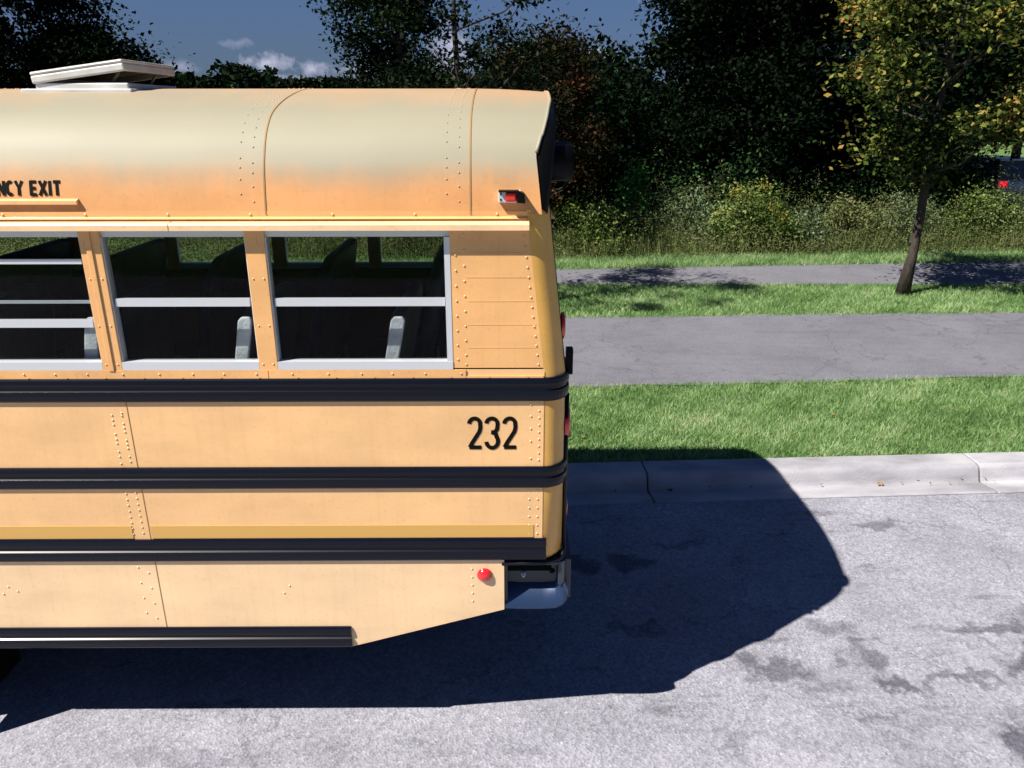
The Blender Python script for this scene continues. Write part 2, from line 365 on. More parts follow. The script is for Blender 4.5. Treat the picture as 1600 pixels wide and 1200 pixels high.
for a, b in zip(edges[:-1], edges[1:]):
    a2, b2 = a + .007, b - .007; n0 = len(kb.v); n = len(prof)
    ks = [a2, a2 + .012, b2 - .012, b2]
    for i, u in enumerate(ks):
        dz = -.006 if i in (0, 3) else 0
        kb.v += [tuple(uv(u, v, z + dz)) for v, z in prof]
    for i in range(3):
        for j in range(n - 1):
            p = n0 + i * n + j; kb.f.append((p, p + n, p + n + 1, p + 1)); kb.sm.append(2 <= j <= 8)
    kb.f.append(tuple(range(n0, n0 + n))); kb.sm.append(False)
    kb.f.append(tuple(range(n0 + 3 * n, n0 + 4 * n))[::-1]); kb.sm.append(False)
kb.build('kerb', CONC, kind='structure')

PATHM = mat('path_asphalt', (.13, .125, .14), .9)
noise_color(PATHM, [(.11, .11, .135), (.155, .155, .185), (.20, .20, .235)], 70, 3, pos=[.3, .5, .7], bump=.5, bscale=120)
def path_wear(m):
    b = m.node_tree.nodes['Principled BSDF']; src = b.inputs['Base Color'].links[0].from_socket
    t = nd(m, 'ShaderNodeTexCoord')
    for (sc_, st_, lo, p0, p1) in ((.9, (1, 1, 1), .80, .35, .65), (2.2, (.5, 2.5, 1), .82, .30, .48), (7, (1, 1, 1), .88, .32, .5)):
        mp = nd(m, 'ShaderNodeMapping', Scale=st_); lk(m, t.outputs['Object'], mp.inputs[0])
        n = nd(m, 'ShaderNodeTexNoise', Scale=sc_, Detail=7, Roughness=.62); lk(m, mp.outputs[0], n.inputs[0])
        r = nd(m, 'ShaderNodeValToRGB'); r.color_ramp.elements[0].position = p0; r.color_ramp.elements[1].position = p1; r.color_ramp.elements[0].color = (lo, lo, lo * 1.01, 1)
        lk(m, n.outputs[0], r.inputs[0]); x = nd(m, 'ShaderNodeMix', _data_type='RGBA', _blend_type='MULTIPLY'); x.inputs[0].default_value = 1
        lk(m, src, x.inputs[6]); lk(m, r.outputs[0], x.inputs[7]); src = x.outputs[2]
    v = nd(m, 'ShaderNodeTexVoronoi', _feature='DISTANCE_TO_EDGE', Scale=.45)
    wn_ = nd(m, 'ShaderNodeTexNoise', Scale=2.5, Detail=7); lk(m, t.outputs['Object'], wn_.inputs[0])
    ad = nd(m, 'ShaderNodeVectorMath', _operation='ADD'); lk(m, t.outputs['Object'], ad.inputs[0]); lk(m, wn_.outputs['Color'], ad.inputs[1]); lk(m, ad.outputs[0], v.inputs[0])
    r = nd(m, 'ShaderNodeValToRGB'); r.color_ramp.elements[0].position = 0; r.color_ramp.elements[1].position = .008; r.color_ramp.elements[0].color = (.55, .55, .55, 1)
    lk(m, v.outputs['Distance'], r.inputs[0]); x = nd(m, 'ShaderNodeMix', _data_type='RGBA', _blend_type='MULTIPLY'); x.inputs[0].default_value = .8
    lk(m, src, x.inputs[6]); lk(m, r.outputs[0], x.inputs[7]); lk(m, x.outputs[2], b.inputs['Base Color'])
path_wear(PATHM)
def poly_y(pts, x):
    for (x0, y0), (x1, y1) in zip(pts[:-1], pts[1:]):
        if x <= x1 or (x1, y1) == pts[-1]: return y0 + (y1 - y0) * (x - x0) / (x1 - x0)
def path_strip(name, A, B, z=.118):
    xs = [x * .25 for x in range(-160, 240)]
    def wob(x, k): return .02 * math.sin(x * 5.1 + k) + .015 * math.sin(x * 9.7 + 2 * k) + .025 * math.sin(x * 1.3 + k)
    strip(name, [[(x, poly_y(A, x) + wob(x, 1), z) for x in xs], [(x, poly_y(B, x) + wob(x, 2.3), z) for x in xs]], PATHM, kind='structure')
P1A = [(-40, 3.2), (.44, 5.076), (5.86, 5.413), (60, 8.4)]
P1B = [(-40, 6.6), (.687, 8.237), (7.83, 8.493), (60, 11.4)]
P2A = [(-40, 9.5), (.862, 10.518), (9.08, 10.445), (60, 13.9)]
P2B = [(-40, 11.2), (.98, 12.0), (5, 12.35), (10.5, 12.74), (60, 17.0)]
path_strip('roadside_path', P1A, P1B)
path_strip('trail_path', P2A, P2B)
# paved lot behind the weeds at the far right
strip('parking_lot', [[(x, y, .112) for x in (11.5, 60)] for y in (17.2, 34)], PATHM, kind='structure')

# ------------------------------------------------------------------ foliage meshes
def leaf_mesh(name, C, size, m, parent=None, upb=.3, jit=.35, asp=.62, rnd=None, **k):
    """C: (N,3) leaf centres -> diamond leaves folded on the midrib"""
    N = len(C); g = rng
    nrm = g.normal(size=(N, 3)); nrm[:, 2] = np.abs(nrm[:, 2]) + upb; nrm /= np.linalg.norm(nrm, axis=1)[:, None]
    t = g.normal(size=(N, 3)); t -= (t * nrm).sum(1)[:, None] * nrm; t /= np.linalg.norm(t, axis=1)[:, None]
    w = np.cross(nrm, t); s = (size * (1 + jit * g.uniform(-1, 1, N)))[:, None]
    V = np.stack([C - t * s * .5, C + w * s * asp * .5 - nrm * s * .12, C + t * s * .5 - nrm * s * .08, C - w * s * asp * .5 - nrm * s * .12], 1).reshape(-1, 3)
    F = (np.arange(N)[:, None] * 4 + np.array([[0, 1, 2, 0, 2, 3]])).reshape(-1)
    me = bpy.data.meshes.new(name); me.vertices.add(N * 4); me.vertices.foreach_set('co', V.astype(np.float32).ravel())
    me.loops.add(N * 6); me.loops.foreach_set('vertex_index', F.astype(np.int32))
    me.polygons.add(N * 2); me.polygons.foreach_set('loop_start', (np.arange(N * 2) * 3).astype(np.int32))
    me.update(calc_edges=True)
    a = me.attributes.new('rnd', 'FLOAT', 'POINT')
    if rnd is None: rnd = g.uniform(0, 1, N)
    a.data.foreach_set('value', np.repeat(np.clip(rnd, 0, 1), 4).astype(np.float32))
    me.materials.append(m); o = bpy.data.objects.new(name, me); COL.objects.link(o)
    if parent: o.parent = parent
    return tag(o, **k)

def blades(name, X, Y, Z, h, w, m, lean=.5, rnd=None, **k):
    N = len(X); g = rng; th = g.uniform(0, 2 * np.pi, N); hh = h * g.uniform(.5, 1.3, N); ww = w * g.uniform(.7, 1.3, N)
    lx = g.normal(0, lean, N) * hh; ly = g.normal(0, lean, N) * hh
    B = np.stack([X, Y, Z], 1); d = np.stack([np.cos(th) * ww, np.sin(th) * ww, 0 * th], 1) * .5
    T = B + np.stack([lx, ly, hh], 1)
    V = np.stack([B - d, B + d, T], 1).reshape(-1, 3); F = np.arange(N * 3)
    me = bpy.data.meshes.new(name); me.vertices.add(N * 3); me.vertices.foreach_set('co', V.astype(np.float32).ravel())
    me.loops.add(N * 3); me.loops.foreach_set('vertex_index', F.astype(np.int32))
    me.polygons.add(N); me.polygons.foreach_set('loop_start', (np.arange(N) * 3).astype(np.int32)); me.update(calc_edges=True)
    a = me.attributes.new('rnd', 'FLOAT', 'POINT')
    if rnd is None: rnd = g.uniform(0, 1, N)
    a.data.foreach_set('value', np.repeat(np.clip(rnd, 0, 1), 3).astype(np.float32))
    me.materials.append(m); o = bpy.data.objects.new(name, me); COL.objects.link(o)
    return tag(o, **k)

def pnoise(x, y, s):
    return (np.sin(x * s * 1.3 + 1.7) * np.cos(y * s * 2.1 + .3) + np.sin(x * s * 3.1 - y * s * 2.3) * .6 + np.sin(y * s * 5.3 + x * s * .7 + 2) * .4) / 2

def lawn(name, x0, x1, fa, fb, n, h, w, over=.04):
    X = rng.uniform(x0, x1, n); ya = np.array([fa(x) for x in X]); yb = np.array([fb(x) for x in X])
    Y = ya - over + (yb - ya + 2 * over) * rng.uniform(0, 1, n)
    c = .46 + .22 * pnoise(X, Y, 1.1) + .20 * pnoise(X + 5, Y, 4.) + .12 * pnoise(X, Y + 3, 11.) + rng.normal(0, .20, n)
    blades(name, X, Y, np.full(n, .10), h, w, GRASSB, rnd=c, kind='stuff')
kerb_back = lambda x: 2.505 + .05 * x + .575
lawn('verge_grass', -3, 8, kerb_back, lambda x: poly_y(P1A, x), 130000, .055, .009, .03)
lawn('lawn_grass', -5, 13, lambda x: poly_y(P1B, x), lambda x: poly_y(P2A, x), 95000, .06, .012, .09)
lawn('trail_grass', -5, 16, lambda x: poly_y(P2B, x), lambda x: poly_y(P2B, x) + 1.1, 50000, .10, .014, .08)

def in_ball(n, r=1.0):
    v = rng.normal(size=(n, 3)); v /= np.linalg.norm(v, axis=1)[:, None]
    return v * (rng.uniform(0, 1, n) ** (1 / 3))[:, None] * r

def tree(name, x, y, h, rx, z0, leafm, n, size, label, cat='tree', trunk_r=.12, lean=(0, 0), group=None, clusters=40, csig=.42, rz=None, shell=.55, ry=None, z=.1, nlimb=9, top=1.0, tone=None):
    """z0: height where the crown begins, h: height of the top"""
    t = empty(name, (x, y, z), label=label, cat=cat, group=group)
    ry = ry or rx; cz = (h + z0) / 2; rzz = (h - z0) / 2
    # trunk and limbs
    tb = MB(); tp = []; K = 9
    for i in range(K):
        f = i / (K - 1); tp.append((lean[0] * f + .05 * math.sin(f * 7 + x), lean[1] * f + .05 * math.cos(f * 6 + y), f * h * .86))
    tb.tube(tp, [trunk_r * (1.35 if i == 0 else 1 - .85 * (i / (K - 1)) ** .9) for i in range(K)], 8)
    cl = in_ball(clusters); rr = np.linalg.norm(cl, axis=1); cl = cl / rr[:, None] * (shell + (1 - shell) * rr[:, None] ** .5)
    cl = cl * np.array([rx, ry, rzz]) * (1 + rng.normal(0, .10, (clusters, 1))) + np.array([lean[0] * .6, lean[1] * .6, cz])
    # narrow towards the top
    f = np.clip((cl[:, 2] - cz) / rzz, -1, 1)
    for i in range(min(nlimb * 3, clusters)):
        e = cl[i]; s = max(z0 * .85, min(h * .8, e[2] - .45 * math.hypot(e[0], e[1]) - .2)); fs = s / (h * .86)
        b0 = np.array([lean[0] * fs, lean[1] * fs, s]); mid = (b0 + e) / 2 + np.array([0, 0, -.08 * rzz]) + rng.normal(0, .05, 3)
        r0 = trunk_r * (.42 if i < nlimb else .25)
        tb.tube([b0, mid, e], [r0 * (1 - .5 * fs), r0 * .5, r0 * .15], 5, cap=False)
    tb.build('trunk', BARK, t)
    wts = rng.uniform(.4, 1.6, clusters); wts /= wts.sum(); ids = rng.choice(clusters, n, p=wts)
    sig = csig * rng.uniform(.6, 1.35, clusters)
    P = cl[ids] + rng.normal(size=(n, 3)) * sig[ids][:, None] * np.array([1, 1, .7])
    P[:, 2] = np.maximum(P[:, 2], z0 * .8 + .05)
    base = rng.uniform(0, .45, clusters)[ids]
    c = base + rng.uniform(0, 1, n) ** 1.6 * .6
    if tone is not None: c = tone(P, c)
    elif leafm in (L_FOREST, L_FOREST2, L_STREET): c = c ** 1.5
    leaf_mesh('crown', P, size, leafm, t, rnd=c)
    return t

# forest behind the weeds on the right
GF = 'dark trees of the wood behind the weeds'
forest = [
 (1.6, 18.0, 4.2, 1.5, .6, L_FOREST2, 9000, 'short bushy green tree at the left end of the wood, nearest the bus'),
 (5.7, 19.6, 9.0, 2.0, .5, L_FOREST, 20000, 'tall dark tree at the left end of the dense wood, next to the open sky'),
 (7.0, 18.2, 8.5, 2.0, .4, L_FOREST, 20000, 'tall dark tree rising straight behind the goldenrod bush'),
 (9.6, 18.0, 8.8, 2.0, .4, L_FOREST2, 18000, 'tall greener tree between the goldenrod bush and the young maple'),
 (11.7, 19.6, 9.5, 1.9, 1.4, L_FOREST, 18000, 'tall dark tree directly behind the trunk of the young maple'),
 (16.2, 22.5, 8.6, 2.4, 3.4, L_FOREST, 14000, 'tall dark tree over the parked car at the right edge'),
 (2.9, 24.0, 4.6, 2.2, .4, L_FOREST, 9000, 'dark tree deep in the wood seen through the sky gap beside the bus'),
 (7.6, 24.5, 10, 2.6, .4, L_FOREST, 16000, 'dark tree deep in the wood behind the tall left end tree'),
 (10.2, 25.0, 10, 2.8, .4, L_FOREST, 16000, 'dark tree deep in the middle of the wood'),
 (13.6, 26.0, 10, 2.8, .4, L_FOREST, 16000, 'dark tree deep in the wood right of the maple trunk')]
for x, y, h, r, z0, lm, n, lab in forest:
    tree('woodland_tree', x, y, h, r, z0, lm, int(n * 1.7) if y < 22 else n, .125 if y < 22 else .24, lab, group=GF, trunk_r=.16, clusters=60, csig=.46, shell=.3)
tree('bare_topped_tree', 15.2, 21.0, 8.2, 1.6, 5.6, L_FOREST, 2500, .15, 'tall tree whose bare dark trunk shows against the sky at the upper right corner', trunk_r=.17, clusters=20)
# young maple on the lawn
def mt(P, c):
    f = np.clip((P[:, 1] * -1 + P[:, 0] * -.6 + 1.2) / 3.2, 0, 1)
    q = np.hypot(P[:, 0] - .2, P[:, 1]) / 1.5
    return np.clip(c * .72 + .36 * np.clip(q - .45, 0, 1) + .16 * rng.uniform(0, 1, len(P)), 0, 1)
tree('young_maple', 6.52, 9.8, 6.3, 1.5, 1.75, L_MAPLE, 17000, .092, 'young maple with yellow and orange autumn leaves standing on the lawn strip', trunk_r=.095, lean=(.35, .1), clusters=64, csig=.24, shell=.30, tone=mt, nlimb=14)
# trees behind the bus roof
tree('street_tree', -.95, 8.55, 6.4, 1.35, 2.6, L_STREET, 7500, .075, 'thin dark street tree with open crown, its trunk rising behind the bus roof', trunk_r=.10, clusters=36, csig=.19, shell=.5, nlimb=10)
tree('dense_tree', -2.55, 14.2, 7.8, .95, .8, L_STREET, 26000, .095, 'dense dark tree left of the thin street tree behind the bus roof', trunk_r=.14, clusters=60, csig=.26, shell=.3)
tree('reddish_tree', .55, 14.6, 4.45, 1.15, 1.0, L_RED, 13000, .085, 'small reddish autumn tree rising above the rear end of the bus roof', trunk_r=.09, clusters=36, csig=.28, shell=.35)
GH = 'dark trees low over the bus roof'
for x, y, h, r, lab in [(-3.2, 23, 5.0, 2.0, 'low dark tree behind the dense tree, peeking over the bus roof'), (-.6, 24, 4.7, 1.9, 'low dark tree right behind the thin street tree trunk'), (1.0, 27, 5.2, 2.0, 'low dark tree behind the reddish tree')]:
    tree('background_tree', x, y, h, r, .5, L_STREET, 11000, .13, lab, group=GH, trunk_r=.12, clusters=40, csig=.4, shell=.3)
GL = 'dark trees beyond the front of the bus roof'
for x, y, h, r, n, lab in [(-16.6, 20, 9.5, 2.9, 30000, 'tallest dark tree at the upper left corner beyond the roof hatch'), (-13.9, 20.6, 7.2, 1.8, 18000, 'middle dark tree of the clump sloping down behind the roof hatch'),
                        (-12.6, 21, 5.7, 1.4, 12000, 'shorter dark tree of the clump above the roof hatch lid'), (-11.4, 21.5, 4.7, 1.0, 7000, 'lowest dark tree at the right end of the clump above the roof hatch')]:
    tree('background_tree', x, y, h, r, .5, L_FOREST, int(n * 1.5), .13, lab, group=GL, trunk_r=.14, clusters=60, csig=.38, shell=.3)
# far treeline
n = 90000; X = rng.uniform(-110, 110, n); hh = 6.0 + 1.0 * pnoise(X, X * 0, .21) + 1.1 * np.abs(np.sin(X * .63)) * (np.sin(X * .17 + .6) > .2)
Z = hh * rng.uniform(0, 1, n) ** .8 + rng.normal(0, .15, n)
leaf_mesh('far_treeline', np.stack([X, 78 + rng.normal(0, 1.4, n), Z], 1), .75, L_FOREST, kind='stuff', label='low dark treeline along the horizon above the bus roof')

# roadside weeds: a continuous rough band plus the bushes that stand out of it
n = 170000; X = rng.uniform(-18, 22, n); yb = np.array([poly_y(P2B, x) for x in X])
Y = yb + .9 + rng.uniform(0, 3.6, n); dens = .65 + .35 * pnoise(X, Y, 1.5)
clump = np.clip(.72 + .62 * pnoise(X + 3, Y, .8) + .45 * pnoise(X, Y + 9, 2.3), .15, 1.7)
Z = .1 + rng.uniform(0, 1, n) ** 1.1 * (.35 + .9 * np.clip((Y - yb - .9) / 1.7, 0, 1)) * clump
leaf_mesh('roadside_weeds', np.stack([X, Y, Z], 1), .062, L_BROWN, upb=.0, asp=.35, rnd=rng.uniform(0, 1, n) * .45 + .3 * (1 + pnoise(X, Y, .9)) * .9 - .05, kind='stuff', label='tangled dry brown and green weeds along the far side of the trail')
n = 9000; X = rng.uniform(-6, 22, n); yb = np.array([poly_y(P2B, x) for x in X]); Y = yb + .9 + rng.uniform(0, 3.2, n)
blades('tall_weed_stems', X, Y, np.full(n, .1), .5, .016, L_BROWN, .2, kind='stuff')

def bush(name, x, y, w, h, m, n, size, label, tips=None, ntips=0, group=None, dy=None):
    t = empty(name, (x, y, .1), label=label, cat='bush', group=group)
    k = 26; w *= 1.15; h *= 1.12; n = int(n * 1.5); dy = dy or w * .8; C = in_ball(k); C[:, 2] = np.abs(C[:, 2]); C = C * np.array([w, dy, h * .86]); C[:, 2] += .1
    st = MB()
    for c in C: st.tube([(c[0] * .25, c[1] * .25, 0), (c[0] * .7, c[1] * .7, c[2] * .55), tuple(c)], [.014, .009, .004], 4, cap=False)
    st.build('stem', BARK, t)
    ids = rng.integers(0, k, n); P = C[ids] * (.35 + .65 * rng.uniform(0, 1, n) ** .5)[:, None] + rng.normal(size=(n, 3)) * np.array([.14 * w + .06, .14 * w + .06, .08 * h + .03])
    P[:, 2] = np.abs(P[:, 2])
    leaf_mesh('foliage', P, size, m, t, asp=.5, rnd=rng.uniform(0, .55, k)[ids] + rng.uniform(0, .5, n))
    if tips:
        top = C[np.argsort(-C[:, 2])[:14]]; ids = rng.integers(0, len(top), ntips)
        P = top[ids] + np.abs(rng.normal(size=(ntips, 3))) * np.array([0, 0, .07]) + rng.normal(size=(ntips, 3)) * np.array([.07, .06, .04])
        leaf_mesh('flower', P, size * .7, tips, t, asp=.5, kind='stuff')
    return t
GB = 'bushes standing in the weed band along the trail'
bush('leafy_bush', 1.7, 14.3, .85, 1.15, L_BUSH, 3600, .085, 'olive green bush at the left end of the weed band, nearest the bus', group=GB)
bush('leafy_bush', 2.75, 15.5, .6, 1.75, L_GREEN, 2800, .11, 'bright green broad leaved bush standing tall left of the goldenrod', group=GB)
bush('leafy_bush', 4.1, 15.0, .7, 1.35, L_GREY, 2800, .085, 'grey green bush just left of the goldenrod bush', group=GB)
bush('goldenrod_bush', 5.35, 14.4, .95, 1.5, L_BUSH, 4800, .08, 'large bush topped with yellow goldenrod flowers by the trail', L_GOLD, 420)
bush('leafy_bush', 6.6, 14.6, .6, .95, L_GREY, 2200, .075, 'low silvery bush just right of the goldenrod bush', group=GB)
bush('leafy_bush', 7.9, 15.2, .8, 1.1, L_BROWN, 3000, .075, 'dull brown weedy bush midway between the goldenrod and the maple trunk', group=GB)
bush('leafy_bush', 9.2, 15.2, .8, 1.25, L_GREY, 3200, .08, 'pale silvery bush just left of the maple trunk', group=GB)
bush('leafy_bush', 11.1, 15.4, .9, 1.5, L_BUSH, 3600, .085, 'tall olive bush right behind the maple trunk on its right side', group=GB)
bush('leafy_bush', 13.0, 15.6, .9, 1.25, L_GREY, 3400, .085, 'round grey green bush second from the right end of the weed band', group=GB)
bush('leafy_bush', 14.5, 15.2, .7, .95, L_BROWN, 2600, .08, 'low tan bush at the right end of the weed band', group=GB)
bush('leafy_bush', .5, 15.2, .7, 1.2, L_GREEN, 2600, .09, 'green bush half hidden behind the rear corner of the bus', group=GB)
GU = 'dark undergrowth at the foot of the wood'
for i, (x, y, w, h, lab) in enumerate([(3.4, 17.4, 1.3, 2.5, 'dark undergrowth bush behind the bright green bush'), (6.0, 17.0, 1.3, 2.2, 'dark undergrowth bush right behind the goldenrod'),
        (8.6, 16.9, 1.3, 2.2, 'dark undergrowth bush behind the brown weedy bush'), (11.0, 17.3, 1.3, 2.4, 'dark undergrowth bush behind the maple trunk'), (1.2, 17.0, 1.1, 2.3, 'dark undergrowth bush nearest the rear of the bus'), (11.9, 18.0, .7, 1.5, 'dark undergrowth bush nearest the parking lot')]):
    bush('undergrowth_bush', x, y, w, h, L_FOREST2, 5200, .12, lab, group=GU, dy=.8)

# ------------------------------------------------------------------ THE BUS
W = 2.3; XF = -9.4
bus = empty('school_bus', (0, 0, 0), label='yellow school bus numbered 232 with black rub rails parked at the kerb', cat='bus')
def xr(z): return -max(0, z - 2.0) * .115           # the rear leans forward above the belt
PILLARS = [(-1.325, -1.245), (-1.995, -1.91)]
x = -1.995
while x > -8.6: x -= .67; PILLARS.append((x - .08, x))
WIN = [(-1.245, -.508), (-1.91, -1.325)]
for (a, b), (c, d) in zip(PILLARS[1:-1], PILLARS[2:]): WIN.append((d, a))
WIN.append((PILLARS[-1][0] - .62, PILLARS[-1][0])) if False else None
ZS, ZT = 2.05, 2.64            # sill and head of the windows
AX = (-3.64, -7.75)             # wheel axles (rear, front)

def side(s):
    """s=0: near side (plane y=0), s=1: far side"""
    def Y(y): return y if s == 0 else W - y
    def yb(a, b): return (a, b) if s == 0 else (W - b, W - a)
    off = 0 if s == 0 else .09
    nn = (0, -1, 0) if s == 0 else (0, 1, 0)
    t = .03
    # skirt with wheel openings and rising tail
    mb = MB(); zt = 1.10
    def arch(c, r=.54, a0=0, k=12):
        return [(c + r * math.cos(q), .50 + r * math.sin(q)) for q in [math.pi * i / k for i in range(k + 1)]]
    bottom = []
    for c in AX:
        for i in range(13):
            q = math.pi * i / 12; xx, zz = c + .54 * math.cos(q), .50 + .54 * math.sin(q)
            bottom.append((xx, max(zz, .602)))
    pts = [(-.279, .816), (-1.032, .602)] + bottom + [(XF + .05, .602)]
    xs = [p[0] for p in pts]
    # as quads from bottom line to zt
    n0 = len(mb.v)
    for p in pts:
        mb.v += [(p[0], Y(0), p[1]), (p[0], Y(0), zt), (p[0], Y(t), p[1]), (p[0], Y(t), zt)]
    for i in range(len(pts) - 1):
        a = n0 + 4 * i; b = a + 4
        mb.f += [(a, b, b + 1, a + 1), (a + 2, a + 3, b + 3, b + 2), (a, a + 2, b + 2, b)]; mb.sm += [False] * 3
    mb.f.append((n0, n0 + 1, n0 + 3, n0 + 2)); mb.sm.append(False)
    for z in [1.045 - .045 * i for i in range(5)]: mb.rivet(-.432 + .002 * (1.05 - z), Y(0), z, n=nn)
    for k in range(8):
        xx = -1.925 - k * 1.34
        for i in range(4):
            mb.rivet(xx - .085 + .0, Y(0), 1.06 - i * .085, n=nn); mb.rivet(xx - .04, Y(0), 1.03 - i * .085, n=nn)
        for q in (.62,): mb.rivet(xx + q, Y(0), .955, n=nn); mb.rivet(xx + q - .03, Y(0), .915, n=nn)
        mb.rivet(xx + .62 - 1.34 + .04, Y(0), .93, n=nn)
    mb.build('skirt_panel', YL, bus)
    # middle wall between skirt and belt
    xe = -.10
    mb = MB(); y0, y1 = yb(.0, t)
    for (zz0, zz1, nme) in ((1.10, 1.52, 0), (1.52, 2.05, 1)):
        mb.box(XF + .05, -1.9265, y0, y1, zz0, zz1); mb.box(-1.9235, xe, y0, y1, zz0, zz1)
    for z in [1.83 - .053 * i for i in range(5)] if False else []: pass
    for k in range(8):
        xx = -1.925 - k * 1.34
        for z in (1.845, 1.833, 1.795, 1.775, 1.755, 1.715, 1.695, 1.675, 1.635, 1.61): mb.rivet(xx - .028, Y(0), z, n=nn)
        for z in (1.835, 1.812, 1.79, 1.745, 1.72, 1.70, 1.66, 1.635, 1.60): mb.rivet(xx - .072, Y(0), z, n=nn)
        for i in range(8):
            z = 1.455 - .030 * i; mb.rivet(xx - .03, Y(0), z, n=nn); mb.rivet(xx - .075, Y(0), z - .006, n=nn)
    for i in range(9): mb.rivet(-.122, Y(0), 1.885 - .034 * i, n=nn)
    for z in (1.88, 1.825, 1.765, 1.705, 1.62): mb.rivet(-.158, Y(0), z, n=nn)
    for i in range(6): mb.rivet(-.125, Y(0), 1.46 - .045 * i, n=nn); mb.rivet(-.163, Y(0), 1.46 - .045 * i, n=nn)
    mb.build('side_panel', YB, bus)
    # joint lines
    y0, y1 = yb(-.0015, .004)
    for k in range(5):
        xx = -1.925 - k * 1.34
        mb = MB(); mb.box(xx - .0015, xx + .0015, y0, y1, 1.06 if min(abs(xx - c) for c in AX) < .56 else .603, 2.03); mb.build('panel_joint', SEAM, bus)
    mb = MB(); mb.box(-.1015, -.0985, y0, y1, 1.1, 2.03); mb.build('panel_joint', SEAM, bus)
    # reflective band
    mb = MB(); y0, y1 = yb(-.003, -.0005)
    mb.box(-1.917, -.142, y0, y1, 1.218, 1.283)
    for k in range(5): mb.box(-1.925 - 1.34 * (k + 1) + .01, -2.003 - 1.34 * k, y0, y1, 1.218, 1.283)
    mb.build('reflective_band', BAND, bus)
    # strip under the windows
    mb = MB(); y0, y1 = yb(-.006, -.0005)
    mb.box(XF + .05, -1.29, y0, y1, 2.003, 2.043); mb.box(-1.287, -.44, y0, y1, 2.003, 2.043); mb.box(-.438, -.105, y0, y1, 2.003, 2.015)
    yy = Y(-.006)
    for k in range(60): mb.rivet(-.46 - .145 * k + (.01 * math.sin(k * 5)), yy, 2.026, n=nn)
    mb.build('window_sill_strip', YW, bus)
    # window band: pillars, quarter panel
    for (a, b) in PILLARS:
        mb = MB(); y0, y1 = yb(-.004, .045)
        mb.box(a + off, b + off, y0, y1, ZS - .012, ZT + .02)
        y0, y1 = yb(-.010, -.004)
        if a < -1.9 and a > -2.1: mb.box(a + .027 + off, a + .05 + off, y0, y1, ZS - .01, ZT)
        for z in (2.07, 2.24, 2.44): mb.rivet(a + .018 + off, Y(-.004), z, n=nn); mb.rivet(b - .018 + off, Y(-.004), z, n=nn)
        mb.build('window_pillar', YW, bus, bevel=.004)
    mb = MB(); n0 = len(mb.v)
    xl = -.495 if s == 0 else -.42
    y0, y1 = Y(0), Y(t)
    quad = [(xl, 2.044), (xr(2.044) - .10, 2.044), (xr(2.66) - .10, 2.66), (xl, 2.66)]
    mb.prism(quad, min(y0, y1), max(y0, y1))
    for i in range(14): mb.rivet(xr(2.08 + .043 * i) - .118, Y(0), 2.065 + .042 * i, n=nn)
    for i in range(9):
        mb.rivet(-.472, Y(0), 2.60 - .064 * i if i < 9 else 0, n=nn) if i else None
        mb.rivet(-.437, Y(0), 2.62 - .064 * i, n=nn)
    mb.rivet(-.437, Y(0), 2.066, n=nn)
    for i in range(5):     # pressed swages
        z = 2.545 - i * .101
        y0, y1 = yb(-.0010, .003)
        mb.box(-.428, -.175 + .012 * i, y0, y1, z - .0014, z + .0014)
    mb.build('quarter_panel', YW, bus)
    # upper frame above windows
    mb = MB(); y0, y1 = yb(.0, t); mb.box(XF + .05, -.18, y0, y1, 2.662, 2.712)
    for k in range(28): mb.rivet(-.30 - .33 * k, Y(0), 2.70, n=nn, r=.007)
    mb.build('header_panel', YW, bus)
    mb = MB(); y0, y1 = yb(-.012, 0)
    mb.prism([(y0 if s == 0 else y1, 2.684), (0 if s == 0 else W, 2.680), (0 if s == 0 else W, 2.692)], XF + .05, -.176, 'x')
    mb.build('gutter_moulding', YW, bus)
    # drip rail: an angle that stands proud and throws shade on the band
    mb = MB(); y0, y1 = yb(-.045, .0)
    segs = [(XF + .05, -1.61), (-1.606, -.172)]
    for a, b in segs:
        pr = [(-.045, 2.642), (-.045, 2.664), (-.040, 2.670), (0, 2.676), (0, 2.650), (-.036, 2.642)]
        mb.prism([(Y(p[0]), p[1]) for p in pr], a, b, 'x')
    mb.build('drip_rail', YL, bus)
    # rub rails: ribbed channels
    def rail(zc, hgt, x0, x1, wrap):
        m = MB(); hh = hgt / 2
        pr = [(0, hh), (-.009, hh), (-.013, hh * .86), (-.016, hh * .55), (-.014, hh * .30), (-.006, hh * .22), (-.006, hh * .0), (-.014, -hh * .1), (-.016, -hh * .45), (-.013, -hh * .86), (-.007, -hh), (0, -hh)]
        path = [(x0, 0, 0), (x1, 0, 0)]
        if wrap:
            path = [(x0, 0, 0)]
            for i in range(9):
                q = math.pi / 2 * i / 8; path.append((-.10 + .10 * math.sin(q), .10 - .10 * math.cos(q), q))
            path.append((0, .30, math.pi / 2))
        n0 = len(m.v); n = len(pr)
        for (px, py, q) in path:
            for (o_, z_) in pr:
                m.v.append((px - o_ * math.sin(q), Y(py + o_ * math.cos(q)), zc + z_))
        for i in range(len(path) - 1):
            for j in range(n - 1):
                a = n0 + i * n + j; m.f.append((a, a + 1, a + n + 1, a + n)); m.sm.append(False)
        m.f.append(tuple(range(n0, n0 + n))); m.sm.append(False)
        m.f.append(tuple(range(len(m.v) - n, len(m.v)))[::-1]); m.sm.append(False)
        if True:
            for k in range(int((x1 - x0) / .165)):
                m.box(x1 - .12 - k * .165 - .003, x1 - .12 - k * .165 + .003, *yb(-.012, -.008), zc + hh, zc + hh + .003)
        m.build('rub_rail', RUB, bus)
    rail(1.952, .108, XF + .1, -.05, True)
    rail(1.529, .106, XF + .1, -.05, True)
    rail(1.154, .116, XF + .1, -.082, False)
